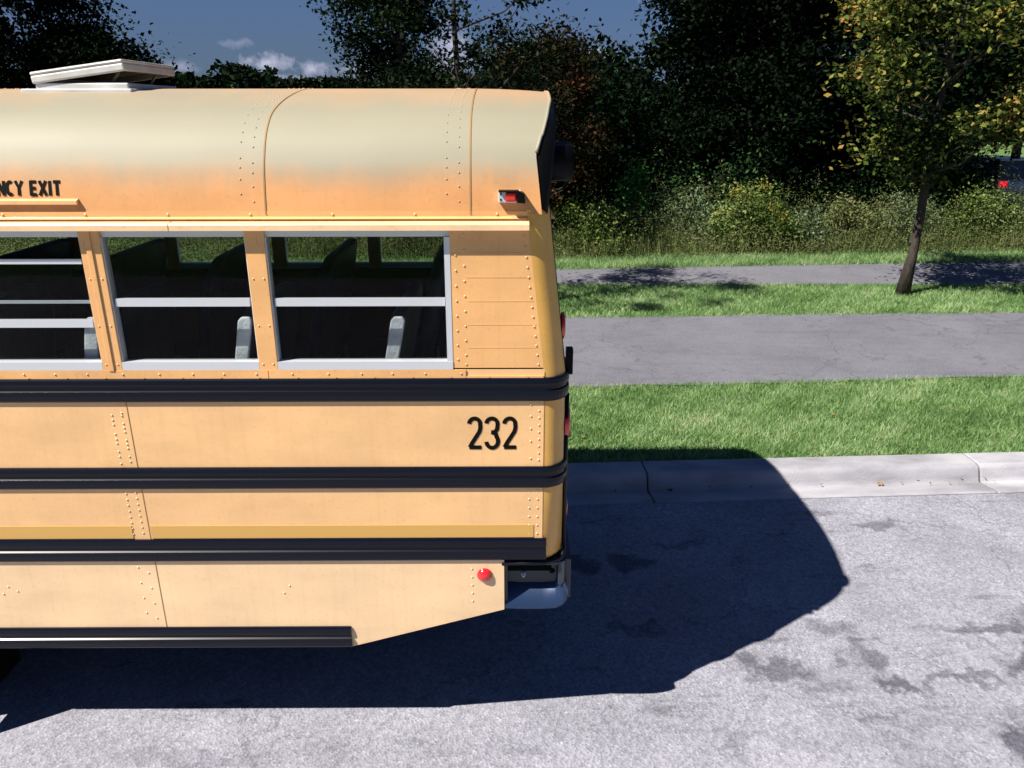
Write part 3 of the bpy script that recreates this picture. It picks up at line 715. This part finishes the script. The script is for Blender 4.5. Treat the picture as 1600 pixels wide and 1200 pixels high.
    for a, b in ((AX[0] + .56, -1.028), (AX[1] + .56, AX[0] - .56), (XF + .1, AX[1] - .56)): rail(.664, .118, a, b, False)
    # windows
    for i, (a, b) in enumerate(WIN):
        a += off; b += off
        fr = MB(); y0, y1 = yb(.004, .045)
        b2 = b + (.014 if i == 0 else 0)
        if i == 0 and s == 1: b2 = b
        fr.box(a, b2, *yb(-.004, .045), ZS - .006, ZS + .030)
        fr.box(a, b2, *yb(.012, .045), ZT - .03, ZT + .02)
        fr.box(a, a + .005, y0, y1, ZS + .03, ZT - .03); fr.box(b - (.010 if i == 0 else .004), b2, *yb(-.002 if i == 0 else .004, .045), ZS + .03, ZT - .03)
        fo = fr.build('window', ALU, bus)
        sb = MB()
        drop = .09 if i == 2 and s == 0 else 0
        zb = 2.338 - drop
        sb.box(a + .013, b - .013, *yb(.008, .026), zb - .017, zb + .017)
        if drop: sb.box(a + .013, b - .013, *yb(.010, .024), ZT - .03 - drop - .02, ZT - .03 - drop); sb.box(a + .013, b - .013, *yb(.028, .040), 2.33, 2.342)
        sb.build('sash_bar', ALU, fo)
        g = MB(); g.box(a + .013, b - .013, *yb(.014, .018), zb + .017, ZT - .03 - drop - (.02 if drop else 0)); g.build('pane', GLASS, fo)
        g = MB(); g.box(a + .013, b - .013, *yb(.030, .034), ZS + .03, zb - (.017 if not drop else 0)); g.build('pane', GLASS, fo)
    # wheels
    for c in AX:
        wh = empty('wheel', (c, Y(.22), .50)); wh.parent = bus
        sg = -1 if s == 0 else 1
        ty = MB(); ty.lathe([(.28, .0), (.30, .13), (.40, .16), (.47, .14), (.50, .11), (.50, -.11), (.47, -.14), (.30, -.14), (.28, 0)], 32, sgn=sg); ty.build('tyre', RUBBER, wh)
        rm = MB(); rm.lathe([(.285, .12), (.27, .05), (.16, .03), (.14, .09), (.0, .10)], 24, sgn=sg)
        for k in range(8): rm.lathe([(.014, .03), (.014, .055), (0, .06)], 6, loc=(.2 * math.cos(k * .785), 0, .2 * math.sin(k * .785)), sgn=sg)
        rm.build('rim', WHITE, wh)

side(0); side(1)
for ya in (.004, W - .504):
    for xa in (AX[0] + .565, AX[1] + .565):
        mb = MB(); mb.box(xa, xa + .01, ya, ya + .5, .12, .70); mb.build('mud_flap', RUBBER, bus)

# corner posts (rounded), yellow, with black trim towards the rear face
for s in (0, 1):
    Y = (lambda y: y) if s == 0 else (lambda y: W - y)
    zs = [1.085, 1.09, 1.10, 1.12, 1.5, 1.9, 2.0, 2.1, 2.3, 2.5, 2.7, 2.72]
    for nm, q0, q1, m in (('corner_panel', 0, 72, YC), ('corner_trim', 72, 90, BLK)):
        mb = MB(); K = 8; n = K + 1
        for z in zs:
            r = .10 if z >= 1.12 else .10 - (1.12 - z) * .7
            X0 = xr(z)
            yo = 0
            for k in range(n):
                q = math.radians(q0 + (q1 - q0) * k / K)
                mb.v.append((X0 - .10 + r * math.sin(q) - 0, Y(.10 - r * math.cos(q) + yo), z))
        for i in range(len(zs) - 1):
            for k in range(K):
                a = i * n + k; mb.f.append((a, a + 1, a + n + 1, a + n)); mb.sm.append(True)
        mb.build(nm, m, bus)
# rear wall
mb = MB()
for (y0, y1) in ((.10, .62), (1.68, 2.20)):
    mb.prism([(-.03, 1.09), (0, 1.09), (0, 2.0), (xr(2.7), 2.7), (xr(2.7) - .03, 2.7), (-.03, 2.0)], y0, y1)
mb.prism([(-.03, 2.60), (xr(2.62), 2.60), (xr(2.7), 2.7), (xr(2.7) - .03, 2.7)], .62, 1.68)
mb.build('rear_panel', YB, bus)
dr = MB(); dr.box(-.035, -.004, .64, 1.66, .95, 1.62); dr.box(-.035, -.004, .64, .72, 1.62, 2.02); dr.box(-.035, -.004, 1.58, 1.66, 1.62, 2.02)
dr.prism([(-.035, 2.02), (-.004, 2.02), (xr(2.6), 2.6), (xr(2.6) - .03, 2.6)], .64, .72); dr.prism([(-.035, 2.02), (-.004, 2.02), (xr(2.6), 2.6), (xr(2.6) - .03, 2.6)], 1.58, 1.66)
do = dr.build('emergency_door', YB, bus)
g = MB(); g.box(-.02, -.014, .72, 1.58, 1.62, 2.02); g.prism([(-.02, 2.02), (-.014, 2.02), (xr(2.6) - .01, 2.6), (xr(2.6) - .016, 2.6)], .72, 1.58); g.build('pane', GLASS, do)
g = MB(); g.tube([(.01, 1.44, 1.3), (.045, 1.44, 1.3), (.045, 1.44, 1.45), (.01, 1.44, 1.45)], .01, 8); g.build('door_handle', ALU, do)
# black header with warning lights above the rear window
hd = MB()
for y in (.24, .52, 1.78, 2.06):
    wl_ = MB(); wl_.lathe([(.076, -.06), (.076, .046), (.070, .046), (.070, .0), (.070, -.02)], 24, loc=(-.03, y, 2.885), axis='x')
    wo_ = wl_.build('warning_light', BLK, bus)
    l = MB(); l.lathe([(.070, -.03), (.055, -.01), (.0, .0)], 20, loc=(-.03, y, 2.885), axis='x'); l.build('lens', REDL if y in (.24, 2.06) else AMBL, wo_)
for y, z, r in ((.14, 2.20, .06), (.16, 1.74, .09), (2.16, 2.20, .06), (2.1, 1.72, .09), (.17, 1.28, .05), (2.13, 1.28, .05)):
    l = MB(); d = .019 if z > 2 else .030; l.lathe([(r, 0), (r, d * .5), (r * .8, d * .85), (0, d)], 22, loc=(xr(z), y, z), axis='x'); l.build('tail_light', REDL, bus)
for ya in (.10, 2.15):
    mb = MB(); mb.box(.0, .030, ya, ya + .05, 1.985, 2.10); mb.build('rear_hinge_block', BLK, bus)
# black edge moulding down the rear corner and round under it
for s in (0, 1):
    Y = (lambda y: y) if s == 0 else (lambda y: W - y)
    mb = MB(); pts = [(.006, Y(.09), 1.90)] + [(.006, Y(.09), 1.5), (.006, Y(.085), 1.16)]
    pts += [(-.03 + .036 * math.cos(q), Y(.06 - .03 * math.sin(q)), 1.125 - .05 * math.sin(q)) for q in [math.pi / 2 * i / 6 for i in range(7)]]
    pts += [(-.10, Y(.004), 1.073), (-.29, Y(.006), 1.071)]
    mb.tube(pts, .011, 8); mb.build('edge_moulding', RUB, bus)
# bumper: dark channel wrapped round the corner, open to the side
bm = empty('rear_bumper', (0, 0, 0)); bm.parent = bus
mb = MB()
n = 13
outer = []
for s in (0, 1):
    Y = (lambda y: y) if s == 0 else (lambda y: W - y)
    y0, y1 = sorted((Y(.10), Y(.115)))
    mb.box(-.28, -.02, y0, y1, .84, 1.07)                       # web behind
    y0, y1 = sorted((Y(.02), Y(.10)))
    mb.box(-.279, -.262, y0, y1, .84, 1.068)                    # closing plate by the skirt
    mb.prism([(-.02, 1.065), (.012, 1.065), (.012, .95), (-.004, .93), (-.02, .93)], *sorted((Y(.03), Y(.115))))
    mb.prism([(-.262, 1.068), (-.02, 1.068), (-.02, 1.05), (-.262, 1.05)], *sorted((Y(.02), Y(.10))))
mb.box(.012, .045, .06, W - .06, .84, 1.06); mb.box(-.02, .045, .12, W - .12, .83, .84)
mb.build('channel', STEEL, bm, bevel=.004)
for s in (0, 1):
    Y = (lambda y: y) if s == 0 else (lambda y: W - y)
    # sloping lower lip
    lp = MB(); prof2 = [(-.278, .822), (-.20, .818), (-.10, .817), (-.03, .822), (.005, .842), (.024, .872), (.028, .915)]
    K = len(prof2)
    for (px, pz) in prof2:
        inx = max(-.262, min(px, -.012))
        lp.v += [(px, Y(.0), pz), (px, Y(-.004), pz + .012), (inx - (.0 if px < 0 else .012), Y(.10), pz + .085)]
    for i in range(K - 1):
        a = 3 * i; lp.f += [(a, a + 3, a + 4, a + 1), (a + 1, a + 4, a + 5, a + 2)]; lp.sm += [True, True]
    lp.build('lip', mat('bumper_lip', (.015, .035, .09), .4, .25), bm)
    bt = MB(); bt.lathe([(.013, 0), (.013, .014), (.007, .014), (.007, .03), (0, .03)], 6, loc=(-.185, Y(.10), .955), sgn=-1 if s == 0 else 1); bt.build('bolt', ALU, bm)
    hl = MB(); hl.lathe([(.014, 0), (.014, .003), (0, .003)], 14, loc=(-.045, Y(.10), .968), sgn=-1 if s == 0 else 1); hl.build('bolt_hole', BLK, bm)

# roof shell with ribs
RP = [(0, 2.70), (.012, 2.78), (.030, 2.86), (.052, 2.915), (.087, 2.975), (.135, 3.028), (.205, 3.075), (.30, 3.108), (.425, 3.137), (.56, 3.160), (.714, 3.180), (.88, 3.193), (1.15, 3.200)]
def smooth_prof(P, k=3):
    out = []
    for i in range(len(P) - 1):
        p0, p1, p2, p3 = P[max(i - 1, 0)], P[i], P[i + 1], P[min(i + 2, len(P) - 1)]
        for j in range(k):
            t = j / k
            out.append(tuple(.5 * (2 * b + (c - a) * t + (2 * a - 5 * b + 4 * c - d) * t * t + (3 * b - a - 3 * c + d) * t ** 3) for a, b, c, d in zip(p0, p1, p2, p3)))
    out.append(P[-1]); return out
RPs = smooth_prof(RP); RPF = RPs + [(W - y, z) for y, z in RPs[-2::-1]]
def rearx(y, z):
    if z < 2.93: return -.12 - .025 * max(0, z - 2.70) / .23
    f = min(1, (z - 2.93) / .22); return -.145 + .072 * f + .012 * min(1, max(0, (z - 3.12) / .08))
RIBS = [-.407, -1.2275, -2.66]
x = -2.66
while x > XF + 1: x -= .92; RIBS.append(x)
def roof_sheet(x0, x1, lift, name=None):
    rows = []
    return rows
mb = MB(); n = len(RPF)
def crown_drop(x):          # roof end turns down a little at the rear
    return -.022 * max(0, (x + .45) / .45) ** 2
stations = sorted(set([XF + .3, XF + .6] + [r for r in RIBS if r > XF + .5] + [-.3, -.2, -.15]))
for xs_ in stations:
    for (y, z) in RPF: mb.v.append((xs_, y, z + crown_drop(xs_) * (z > 3.0)))
for (y, z) in RPF: mb.v.append((rearx(y, z), y, z + crown_drop(rearx(y, z)) * (z > 3.0)))
ns = len(stations) + 1
for i in range(ns - 1):
    for j in range(n - 1):
        a = i * n + j; mb.f.append((a, a + 1, a + n + 1, a + n)); mb.sm.append(True)
def roof_n(j):
    a, b = RPF[max(j - 1, 0)], RPF[min(j + 1, n - 1)]; return (0, -(b[1] - a[1]), b[0] - a[0])
for X in RIBS:
    for dxx, zz in ((-.045, 0), (-.095, .5)):
        j = 0; acc = 0; last = RPF[0]; nxt = .03 + zz * .05
        for j in range(1, n):
            p = RPF[j]; acc += math.dist(p, last); last = p
            if acc >= nxt: mb.rivet(X + dxx, p[0], p[1], n=roof_n(j), r=.0048, h=.003); nxt += .055
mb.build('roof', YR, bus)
for X in RIBS:                 # lap joints over the roof
    mb = MB()
    for dx in (-.003, .003):
        for j, (y, z) in enumerate(RPF):
            nn = Vector(roof_n(j)).normalized() * .0025; mb.v.append((X + dx, y + nn.y, z + nn.z + crown_drop(X) * (z > 3)))
    for j in range(n - 1): mb.f.append((j, j + n, j + n + 1, j + 1)); mb.sm.append(True)
    mb.build('roof_joint', SEAM, bus)
# rear lip of roof
mb = MB()
pp = [(rearx(y, z), y, z + crown_drop(rearx(y, z)) * (z > 3.0)) for y, z in RPF if z > 2.93]
mb.tube(pp, .007, 6); mb.build('roof_rear_lip', YR, bus)
# black cap that closes the roof behind the yellow shell
hp = [(y + (.006 if y < 1.15 else -.006), z - .004) for y, z in RPF if z > 2.715]; kk = len(hp)
for X in (0, 1, 2):
    for y, z in hp:
        xa = rearx(y, z) - .02; xb = -.095 + .055 * (z - 2.72) / .48
        ins = .02 if X == 2 else 0
        zz = z + crown_drop(rearx(y, z)) * (z > 3) - ins
        hd.v.append((xa if X == 0 else (max(xa + .01, xb - .02) if X == 1 else max(xa + .02, min(xb, xa + .12))), y + (ins if y < 1.15 else -ins), zz))
for i in range(2):
    for j in range(kk - 1):
        a = i * kk + j; hd.f.append((a, a + 1, a + kk + 1, a + kk)); hd.sm.append(True)
hd.f.append(tuple(range(2 * kk, 3 * kk))); hd.sm.append(False)
hd.build('rear_header', BLK, bus)
# ceiling and inner walls, floor, front
mb = MB()
mb.box(XF + .1, -.05, .05, W - .05, 1.0, 1.05); mb.build('floor', DARKIN, bus)
mb = MB()
for (y, z) in RPF: mb.v.append((XF + .3, y + (.02 if y < 1.15 else -.02), z - .02))
for (y, z) in RPF: mb.v.append((-.16, y + (.02 if y < 1.15 else -.02), z - .02))
for j in range(n - 1): mb.f.append((j, j + 1, j + n + 1, j + n)); mb.sm.append(True)
mb.build('ceiling_liner', DARKIN, bus)
mb = MB()
for a, b in ((.031, .036), (W - .036, W - .031)): mb.box(XF + .1, -.04, a, b, 1.06, 2.04)
mb.build('wall_liner', DARKIN, bus)
# front end (flat nose)
mb = MB(); mb.box(XF, XF + .05, 0, W, .6, 1.75); mb.box(XF, XF + .05, 0, .1, 1.75, 2.66); mb.box(XF, XF + .05, W - .1, W, 1.75, 2.66); mb.box(XF, XF + .05, 1.06, 1.14, 1.75, 2.66)
mb.prism([(RPF[i][0], RPF[i][1]) for i in range(0, n, 3)], XF, XF + .3, 'x'); mb.build('front_panel', YB, bus, bevel=.004)
mb = MB(); mb.box(XF + .02, XF + .026, .1, W - .1, 1.75, 2.66); mb.build('windscreen', GLASS, bus)
for y in (.25, W - .25):
    l = MB(); l.lathe([(.1, 0), (.1, .02), (.06, .045), (0, .05)], 20, loc=(XF, y, 1.0), axis='x', sgn=-1); l.build('headlight', WHITE, bus)
mb = MB(); mb.box(XF - .15, XF, .02, W - .02, .5, .74); mb.build('front_bumper', BLK, bus, bevel=.02)
mb = MB(); mb.box(XF + .3, -.25, .7, .82, .62, .85); mb.box(XF + .3, -.25, 1.38, 1.5, .62, .85)
for xx in (-.9, -2.2, -3.3, -4.6, -6, -7.6): mb.box(xx - .05, xx + .05, .25, W - .25, .70, .82)
for c in AX: mb.box(c - .07, c + .07, .3, W - .3, .42, .56)
mb.box(-2.3, -1.3, .3, 1.0, .58, .95)
mb.build('chassis', BLK, bus)
# panel where skirt and body end behind
mb = MB(); mb.box(-.30, -.285, .03, W - .03, .82, 1.07); mb.build('tail_bulkhead', BLK, bus)

# seats
def seat(xb, y0, y1):
    w = y1 - y0; r = .23; ztop = 2.27; zbase = 1.50
    def lx(z): return (z - 2.08) * .19
    prof = [(y0, zbase), (y0, ztop - r)] + [(y0 + r - r * math.cos(q), ztop - r + r * math.sin(q)) for q in [math.pi / 2 * i / 6 for i in range(1, 7)]]
    prof += [(y1 - r * .35 + r * .35 * math.sin(q), ztop - r * .35 + r * .35 * math.cos(q)) for q in [math.pi / 2 * i / 4 for i in range(5)]] + [(y1, zbase)]
    if y0 < 1: prof = [(y0 + y1 - a, b) for a, b in prof][::-1]
    m = MB(); k = len(prof)
    m.v += [(xb + lx(b) - .035, a, b) for a, b in prof] + [(xb + lx(b) + .035, a, b) for a, b in prof]
    m.f += [tuple(range(k)), tuple(range(2 * k - 1, k - 1, -1))]; m.sm += [False, False]
    for i in range(k): j = (i + 1) % k; m.f.append((j, i, k + i, k + j)); m.sm.append(False)
    o = m.build('seat', SEAT, bus, bevel=.022)
    if y0 < 1:
        e = MB(); e.prism([(xb + lx(1.5) - .030, 1.5), (xb + lx(1.5) + .030, 1.5), (xb + lx(2.235) + .031, 2.235), (xb + lx(2.25) + .018, 2.252), (xb + lx(2.25) - .018, 2.252), (xb + lx(2.235) - .031, 2.235)], y0 - .008, y0 + .012)
        e.build('sunlit_end', SEATEND, o, bevel=.006)  # added pale cap that carries the sunlit look of the seat end
    c = MB(); c.box(xb - .53, xb - .12, y0, y1, 1.42, 1.54); c.build('cushion', SEAT, o, bevel=.03)
    c = MB()
    for yy in (y0 + .08, y1 - .08):
        c.tube([(xb - .06, yy, 1.05), (xb - .06, yy, 1.5)], .014, 6); c.tube([(xb - .45, yy, 1.05), (xb - .45, yy, 1.43)], .014, 6)
    c.build('frame', GREYM, o)
for k in range(12):
    seat(-.765 - .662 * k, .098, .95); seat(-.70 - .662 * k, 1.28, W - .06)

# side marker, clearance lamp
l = MB(); l.lathe([(.032, 0), (.032, .008), (.030, .013), (.018, .020), (.006, .023), (.0, .023)], 28, loc=(-.372, 0, 1.012), sgn=-1); sm_ = l.build('side_marker_light', REDL, bus)
l = MB(); l.lathe([(.036, 0), (.036, .005), (.032, .007)], 28, loc=(-.372, 0, 1.012), sgn=-1); l.build('ring', REDL, sm_)
cl_ = MB(); cl_.box(-.295, -.205, -.022, .02, 2.748, 2.795)
co = cl_.build('clearance_light', ALU, bus, bevel=.003)
g = MB(); g.box(-.268, -.222, -.045, -.022, 2.753, 2.790); g.build('lens', REDL, co, bevel=.008)
g = MB(); g.prism([(-.294, 2.796), (-.215, 2.796), (-.192, 2.785), (-.188, 2.748), (-.221, 2.750), (-.221, 2.791), (-.294, 2.791)], -.052, .01); g.build('hood', BLK, co)
g = MB(); g.box(-.288, -.282, -.0245, -.0225, 2.756, 2.764); g.box(-.288, -.282, -.0245, -.0225, 2.778, 2.786); g.build('screw', BLK, co)

# lettering
def strokes(segs, w, ox, oz, y, mb, sx=1, sz=1):
    """each stroke a polyline drawn as a flat ribbon with mitred joints"""
    for li, pts in enumerate(segs):
        P = [Vector((ox + p[0] * sx, 0, oz + p[1] * sz)) for p in pts]; n0 = len(mb.v); m = len(P)
        for i in range(m):
            d1 = (P[i] - P[i - 1]).normalized() if i else None; d2 = (P[i + 1] - P[i]).normalized() if i < m - 1 else None
            d = (d1 + d2).normalized() if d1 and d2 else (d1 or d2)
            nrm = Vector((-d.z, 0, d.x)); k = 1
            if d1 and d2: k = 1 / max(.6, nrm.dot(Vector((-d2.z, 0, d2.x))))
            a, b = P[i] + nrm * w / 2 * k, P[i] - nrm * w / 2 * k
            yy = y - .0002 * li
            mb.v += [(a.x, yy, a.z), (b.x, yy, b.z)]
        for i in range(m - 1): q = n0 + 2 * i; mb.f.append((q, q + 1, q + 3, q + 2)); mb.sm.append(False)
def arc(cx, cz, rx, rz, a0, a1, k=10):
    return [(cx + rx * math.cos(math.radians(a0 + (a1 - a0) * i / k)), cz + rz * math.sin(math.radians(a0 + (a1 - a0) * i / k))) for i in range(k + 1)]
D2 = [arc(.5, .78, .40, .18, 175, 20, 9) + [(.90, .68), (.83, .55), (.30, .20), (.12, .055)] , [(.08, .058), (.96, .058)]]
D3 = [arc(.48, .79, .40, .17, 175, -10, 10) + [(.84, .63), (.70, .54), (.42, .53)], [(.42, .53), (.72, .50)] + arc(.48, .25, .42, .21, 40, -175, 12)]
mb = MB()
for k, g_ in enumerate((D2, D3, D2)): strokes(g_, .0185, -.437 + k * .0775, 1.668, -.002, mb, .062, .154)
mb.build('fleet_number', INK, bus)
GL_ = {
 'E': [[(0.1, 0), (.1, 1)], [(0, .93), (.85, .93)], [(0, .5), (.75, .5)], [(0, .07), (.85, .07)]],
 'M': [[(.08, 0), (.08, 1)], [(.08, .95), (.5, .2), (.92, .95)], [(.92, 0), (.92, 1)]],
 'R': [[(.1, 0), (.1, 1)], [(.1, .93), (.6, .93), (.85, .8), (.85, .62), (.6, .5), (.1, .5)], [(.5, .5), (.88, 0)]],
 'G': [arc(.5, .5, .4, .43, 45, 300, 12) + [(.9, .12), (.9, .45), (.55, .45)]],
 'N': [[(.1, 0), (.1, 1)], [(.1, .97), (.88, .03)], [(.88, 0), (.88, 1)]],
 'C': [arc(.5, .5, .4, .43, 50, 310, 12)],
 'Y': [[(.05, 1), (.5, .5), (.95, 1)], [(.5, .5), (.5, 0)]],
 'X': [[(.05, 1), (.93, 0)], [(.93, 1), (.05, 0)]],
 'I': [[(.5, 0), (.5, 1)]], 'T': [[(.5, 0), (.5, 1)], [(.02, .93), (.98, .93)]]}
def word(txt, xend, z, h, w, gap, y, mb, st):
    x = xend
    for ch in reversed(txt):
        ww = 0.5 * w if ch in 'I' else (.9 * w if ch == ' ' else w)
        x -= ww
        if ch != ' ': strokes(GL_[ch], st, x, z, y, mb, ww, h)
        x -= gap
for wd_, xe_ in (('EXIT', -2.036), ('EMERGENCY', -2.036 - 3 * .030 - .015 - 4 * .0055 - .024)):
  mb = MB()
  word(wd_, xe_, 2.775, .056, .030, .0055, -.0025, mb, .0125)
  for i, v in enumerate(mb.v):     # follow the curve at the foot of the roof
      f = (v[2] - 2.70) / .08; mb.v[i] = (v[0], v[1] + (.012 * f if f < 1 else .012 + .018 * (f - 1)), v[2])
  mb.build('exit_lettering', INK, bus)
mb = MB(); mb.prism([(-.012, 2.742), (-.012, 2.756), (.008, 2.763), (.008, 2.742)], -2.66, -1.970, 'x'); mb.build('exit_window_gutter', YB, bus)

# roof hatch with its lid propped open
hb = empty('roof_hatch', (-2.16, 1.0, 3.185)); hb.parent = bus
mb = MB()
x0, x1, y0, y1 = -.29, .14, -.30, .26
for a in ((x0, x1, y0, y0 + .03), (x0, x1, y1 - .03, y1), (x0, x0 + .03, y0 + .031, y1 - .031), (x1 - .03, x1, y0 + .031, y1 - .031)): mb.box(*a, -.01, .030)
mb.box(x0 - .05, x1 + .03, y0 - .04, y1 + .04, -.025, .004)
mb.build('base_frame', WHITE, hb, bevel=.006)
mb = MB(); mb.box(x0 + .032, x1 - .032, y0 + .032, y1 - .032, .006, .012); mb.build('opening', HATIN, hb)
lid = MB()
lid.box(0, .44, -.31, .27, .014, .030)
for a in ((0, .44, -.31, -.295), (0, .44, .255, .27), (0, .015, -.294, .254), (.425, .44, -.294, .254)): lid.box(*a, -.022, .0138)
lo = lid.build('lid', WHITE, hb, bevel=.012); lo.location = (x0 - .01, 0, .046); lo.rotation_euler.y = -math.radians(7.5)
u_ = MB(); u_.box(.02, .42, -.29, .25, .006, .0125); u_.build('lining', HATIN, lo)
for yy in (-.22, .18):
    a_ = MB(); a_.tube([(.02, yy, .02), (.07, yy, .08)], .007, 6); a_.build('strut', GREYM, hb)

# ------------------------------------------------------------------ parked car at the far right, its rear towards the street
car = empty('parked_car', (15.15, 20.2, .112), math.radians(8), label='silver car with red tail lights parked behind the weeds at the right edge', cat='car')
LIT = mat('lit_brake_lamp', (.7, .02, .03), .2, emit=(.55, .01, .02)); CARP = mat('car_paint', (.35, .36, .40), .3, .3, coat=.8); CGL = mat('car_glass', (.02, .025, .03), .06, coat=1)
# side profile (length along y)
pf = [(0, .35), (0, .75), (.03, .98), (.12, 1.05), (.32, 1.58), (.55, 1.66), (2.2, 1.66), (2.9, 1.12), (4.1, .98), (4.4, .8), (4.45, .35)]
lw = [(0, .35), (0, .75), (.03, .98), (.12, 1.05), (2.95, 1.10), (4.1, .98), (4.4, .8), (4.45, .35)]
b = MB(); b.prism([(p[0], p[1]) for p in lw], -.9, .9, 'x'); b.build('body', CARP, car, bevel=.06)
b = MB(); b.v = []
k = 5; gpts = [(.12, 1.05), (.36, 1.56), (2.15, 1.56), (2.9, 1.10)]
b.v = [(-.86, p[0], p[1]) if p[1] < 1.2 else (-.70, p[0], p[1]) for p in gpts] + [(.86, p[0], p[1]) if p[1] < 1.2 else (.70, p[0], p[1]) for p in gpts]
b.f = [(0, 1, 2, 3), (7, 6, 5, 4), (0, 4, 5, 1), (2, 6, 7, 3), (1, 5, 6, 2)]; b.sm = [False] * 5
b.build('window', CGL, car)
b = MB(); b.box(-.72, .72, .34, 2.2, 1.562, 1.62); b.build('roof', CARP, car, bevel=.025)
for sx_ in (-1, 1):
    l = MB(); l.box(*sorted((sx_ * .62, sx_ * .86)), -.025, .05, .82, 1.0); l.build('tail_light', LIT, car, bevel=.01)
    for yy in (.8, 3.6):
        wq = MB(); wq.lathe([(.19, .0), (.2, .1), (.3, .11), (.33, .08), (.33, -.1), (0, -.1)], 20, loc=(sx_ * .80, yy, .33), axis='x', sgn=sx_)
        wo2 = wq.build('wheel', RUBBER, car); rq = MB(); rq.lathe([(.19, .09), (.17, .04), (.05, .06), (0, .07)], 14, loc=(sx_ * .80, yy, .33), axis='x', sgn=sx_); rq.build('rim', ALU, wo2)
b = MB(); b.box(-.26, .26, -.03, -.004, .62, .75); b.build('licence_plate', WHITE, car)
b = MB(); b.box(-.85, .85, -.07, -.003, .38, .56); b.build('bumper', mat('car_bumper', (.2, .2, .22), .4), car, bevel=.02)

# ------------------------------------------------------------------ leaf litter along the kerb and on the lawns
n = 300
X = rng.uniform(-2, 9, n); k = rng.integers(0, 3, n)
Y = np.where(k == 0, 2.505 + .05 * X + .19 + np.abs(rng.normal(0, .05, n)), np.where(k == 1, rng.uniform(3.2, 5.4, n), rng.uniform(8.4, 10.6, n)))
Z = np.where(k == 0, .022, .15)
leaf_mesh('fallen_leaves', np.stack([X, Y, Z], 1), .035, leafmat('litter', [(.10, .06, .02), (.25, .15, .04), (.35, .22, .08)]), upb=2.5, kind='stuff')
